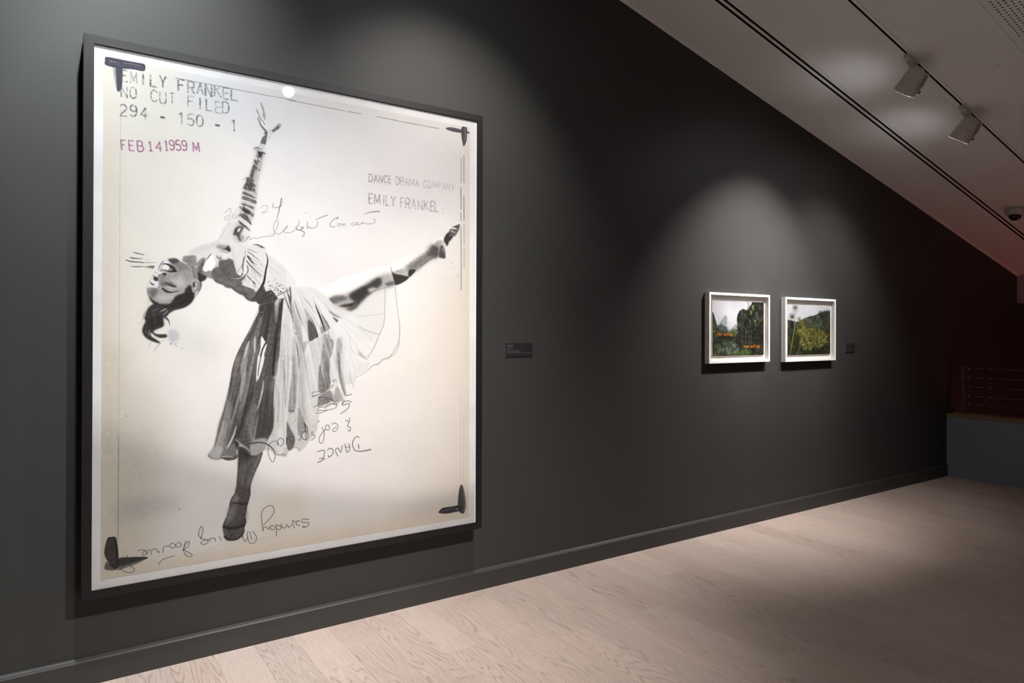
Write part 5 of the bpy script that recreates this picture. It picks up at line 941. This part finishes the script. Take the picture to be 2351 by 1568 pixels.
def track(yc, label, X0=X0, X1=X1):
    r = empty('lighting_track', (3.5, yc, cz(3.5)), label, 'track', 'lighting tracks')
    for name, prof, mt in (('track_side', [(yc+.0278, .0), (yc+.0278, -.004), (yc+.0075, -.004), (yc+.0075, .03), (yc+.0095, .03), (yc+.0095, .0)], M_CEIL), ('track_side', [(yc-.0278, .0), (yc-.0278, -.004), (yc-.0075, -.004), (yc-.0075, .03), (yc-.0095, .03), (yc-.0095, .0)], M_CEIL), ('track_groove', [(yc+.0074, .022), (yc-.0074, .022), (yc-.0074, .028), (yc+.0074, .028)], M_DARK),
                           ('groove_lining', [(yc+.0073, -.002), (yc+.0063, -.002), (yc+.0063, .022), (yc+.0073, .022)], M_DARK), ('groove_lining', [(yc-.0073, -.002), (yc-.0063, -.002), (yc-.0063, .022), (yc-.0073, .022)], M_DARK)):
        b = bmesh.new(); extrude(b, prof, X0, X1, cz); bmesh.ops.transform(b, matrix=on(r), verts=b.verts); obj(name, b, mt, r)
track(-1.0995, 'white lighting track along the framed wall with spotlights above the pictures')
track(-3.60, 'white lighting track over the middle of the room with two spotlights and two added fill spots', -.797, 5.197)

GLOW_AIM = [(4.774, -0.662, 3.361), (5.644, -0.641, 3.151)]  # ceiling points the added glow spots aim at
SL = math.atan(CS)
def spotlight(key, label):
    x, y, aim, watts, colr, cone, blend = LAMPS[key]
    LD = -.078 if key.startswith('print') else -.034
    base = Vector((x, y, cz(x))); r = empty('track_spotlight', base, label, 'spotlight', 'white track spotlights')
    tilt = Matrix.Rotation(-SL, 4, 'Y')
    b = bmesh.new(); box(b, -.075, .05, -.0165, .0165, -.032, -.0045, .004); box(b, -.03, .03, -.02, .02, -.045, -.028, .006); bmesh.ops.transform(b, matrix=tilt, verts=b.verts); obj('track_adapter', b, M_FIX, r)
    b = bmesh.new(); tube(b, (0, 0, -.04), (0, 0, -.066), .016, .014, 16); tube(b, (-.018, 0, -.05), (.03, 0, -.05), .008, .008, 10); obj('swivel', b, M_METAL if False else M_FIX, r)
    piv = base+Vector((0, 0, -.150)); d = (Vector(aim)-piv).normalized()
    m = d.to_track_quat('-Z', 'Y').to_matrix().to_4x4(); m.translation = piv-base
    b = bmesh.new(); lathe(b, [(0, .088), (.020, .088), (.036, .082), (.056, .062), (.0585, .05), (.0625, .006), (.0615, .004), (.0615, .002), (.0628, 0), (.0715, -.088), (.0700, -.090), ], 40, m)
    obj('barrel', b, M_FIX, r, True)
    b = bmesh.new(); lathe(b, [(.0700, -.0895), (.066, -.086), (.058, LD+.004), (0, LD+.006)], 32, m); obj('baffle', b, M_BLACKP, r, True)
    b = bmesh.new(); lathe(b, [(.0565, LD), (.0550, LD-.0005), (0, LD-.0005)], 32, m); obj('lens', b, M_LENS, r)
    # bracket: a tapering plate beside the barrel, black locking knob at its foot
    fx = Vector((.83, -.56, 0)); fx = (fx-d*fx.dot(d)).normalized(); up = Vector((0, 0, 1)); bk = d.cross(fx).normalized()
    def plate(u): return [(piv-base)+fx*(.074+u)+p for p in (bk*.012-d*.075, bk*-.022-d*.06, bk*-.030+d*.052, bk*.010+d*.060, bk*.022+d*.0)]
    b = bmesh.new(); A = [b.verts.new(p) for p in plate(0)]; B = [b.verts.new(p) for p in plate(.010)]
    b.faces.new(A); b.faces.new(B[::-1])
    for k in range(5): b.faces.new((A[k], B[k], B[(k+1) % 5], A[(k+1) % 5]))
    c0 = (piv-base)+fx*.079-d*.068; tube(b, c0, Vector((.012, 0, -.052)), .009, .011, 10); obj('bracket', b, M_FIX, r)
    b = bmesh.new(); k0 = (piv-base)+fx*.070+d*.045; tube(b, k0-fx*.004, k0+fx*.028, .0085, .0085, 14); obj('locking_knob', b, M_BLACKP, r)
    L = bpy.data.lights.new('spot_beam', 'SPOT'); L.energy = watts; L.color = colr; L.spot_size = math.radians(cone); L.spot_blend = blend; L.shadow_soft_size = .045
    lo = bpy.data.objects.new('spot_beam', L); COL.objects.link(lo); lo.parent = r; lo.matrix_local = m @ Matrix.Translation((0, 0, LD-.004))
    if key in ('near', 'far'):                                         # added lamp without a fixture, makes the bright patch on the ceiling
        V = bpy.data.lights.new('added_ceiling_glow', 'SPOT'); V.energy = 1.3; V.color = (.96, .98, 1); V.spot_size = math.radians(105); V.spot_blend = 1; V.shadow_soft_size = .10
        vo = bpy.data.objects.new('added_ceiling_glow', V); COL.objects.link(vo); vo.parent = r
        p0 = (piv-base)+Vector((-.10, .30, -.26)); t0 = Vector({'near': GLOW_AIM[0], 'far': GLOW_AIM[1]}[key])-base
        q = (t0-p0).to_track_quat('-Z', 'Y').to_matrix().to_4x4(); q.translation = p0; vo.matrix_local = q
    return r
spotlight('near', 'white track spotlight above the misty forest photograph, nearer the perforated panel')
spotlight('far', 'white track spotlight nearer the dome camera, above the palm hillside photograph')
spotlight('wash_cool', 'white track spotlight close to the wall above the dancer print, nearer the room end')
spotlight('wash_warm', 'white track spotlight close to the wall above the far edge of the dancer print')
spotlight('print_cool', 'white spotlight over mid-room aimed at the middle of the dancer print')
spotlight('print_warm', 'white spotlight over mid-room mirrored as a bright disc in the dancer print')
spotlight('fill_one', 'added fill spotlight over mid-room on the dancer print side, bounced off the floor behind')
spotlight('fill_two', 'added fill spotlight over mid-room on the small photographs side, bounced off the floor behind')

def on_ceiling(o, x, y):
    o.location = (x, y, cz(x)); o.rotation_euler = (0, -SL, 0); return o
r = on_ceiling(empty('dome_camera', (0, 0, 0), 'small white dome security camera on the sloping ceiling', 'camera'), 7.60, -.70)
b = bmesh.new(); lathe(b, [(0, 0), (.083, 0), (.086, -.008), (.086, -.030), (.080, -.046), (.062, -.062), (.050, -.066), (.0, -.066)], 40); obj('housing', b, M_FIX, r, True)
b = bmesh.new(); lathe(b, [(.052, -.062), (.051, -.074), (.044, -.090), (.030, -.102), (.014, -.107), (0, -.108)], 32); obj('dome', b, M_BLACKP, r, True)
b = bmesh.new(); lathe(b, [(.0535, -.0655), (.0535, -.068), (.051, -.068)], 32); obj('dome_ring', b, M_FIX, r, True)
b = bmesh.new(); lathe(b, [(0, 0), (.041, 0), (.041, -.003), (.036, -.006), (.012, -.008), (0, -.008)], 36)
on_ceiling(tag(obj('sprinkler_cover', b, M_CEIL, None), 'flat round sprinkler cover plate, same white as the ceiling', 'sprinkler'), 5.161, -1.4355)

# ---------------------------------------------------------------- cable railing behind the low wall
px, py = 7.95, -.1012
r = empty('cable_railing', (px, py, .657), 'steel post railing with five tensioned cables on the oak-capped low wall', 'railing')
b = bmesh.new(); box(b, -.016, .016, -.016, .016, .006, .492, .002); obj('post', b, M_METAL, r)
b = bmesh.new(); box(b, -.03, .03, -.03, .03, 0, .008, .002); obj('base_plate', b, M_METAL, r)
b = bmesh.new(); box(b, -.019, .019, -.019, .019, .490, .498, .002); obj('post_cap', b, M_METAL, r)
for z in (1.131, 1.036, .941, .8435, .7545):
    zz = z-.657; b = bmesh.new(); tube(b, (0, -.06, zz), (0, -4.0, zz), .0024, .0024, 8); c = obj('cable', b, M_METAL, r)
    b = bmesh.new(); tube(b, (0, -.016, zz), (0, -.040, zz), .005, .005, 10); tube(b, (0, -.040, zz), (0, -.066, zz), .0085, .0085, 12); tube(b, (0, -.066, zz), (0, -.20, zz), .0042, .0042, 10); tube(b, (0, -.20, zz), (0, -.27, zz), .0062, .0045, 10); obj('tension_fitting', b, M_METAL, c, True)
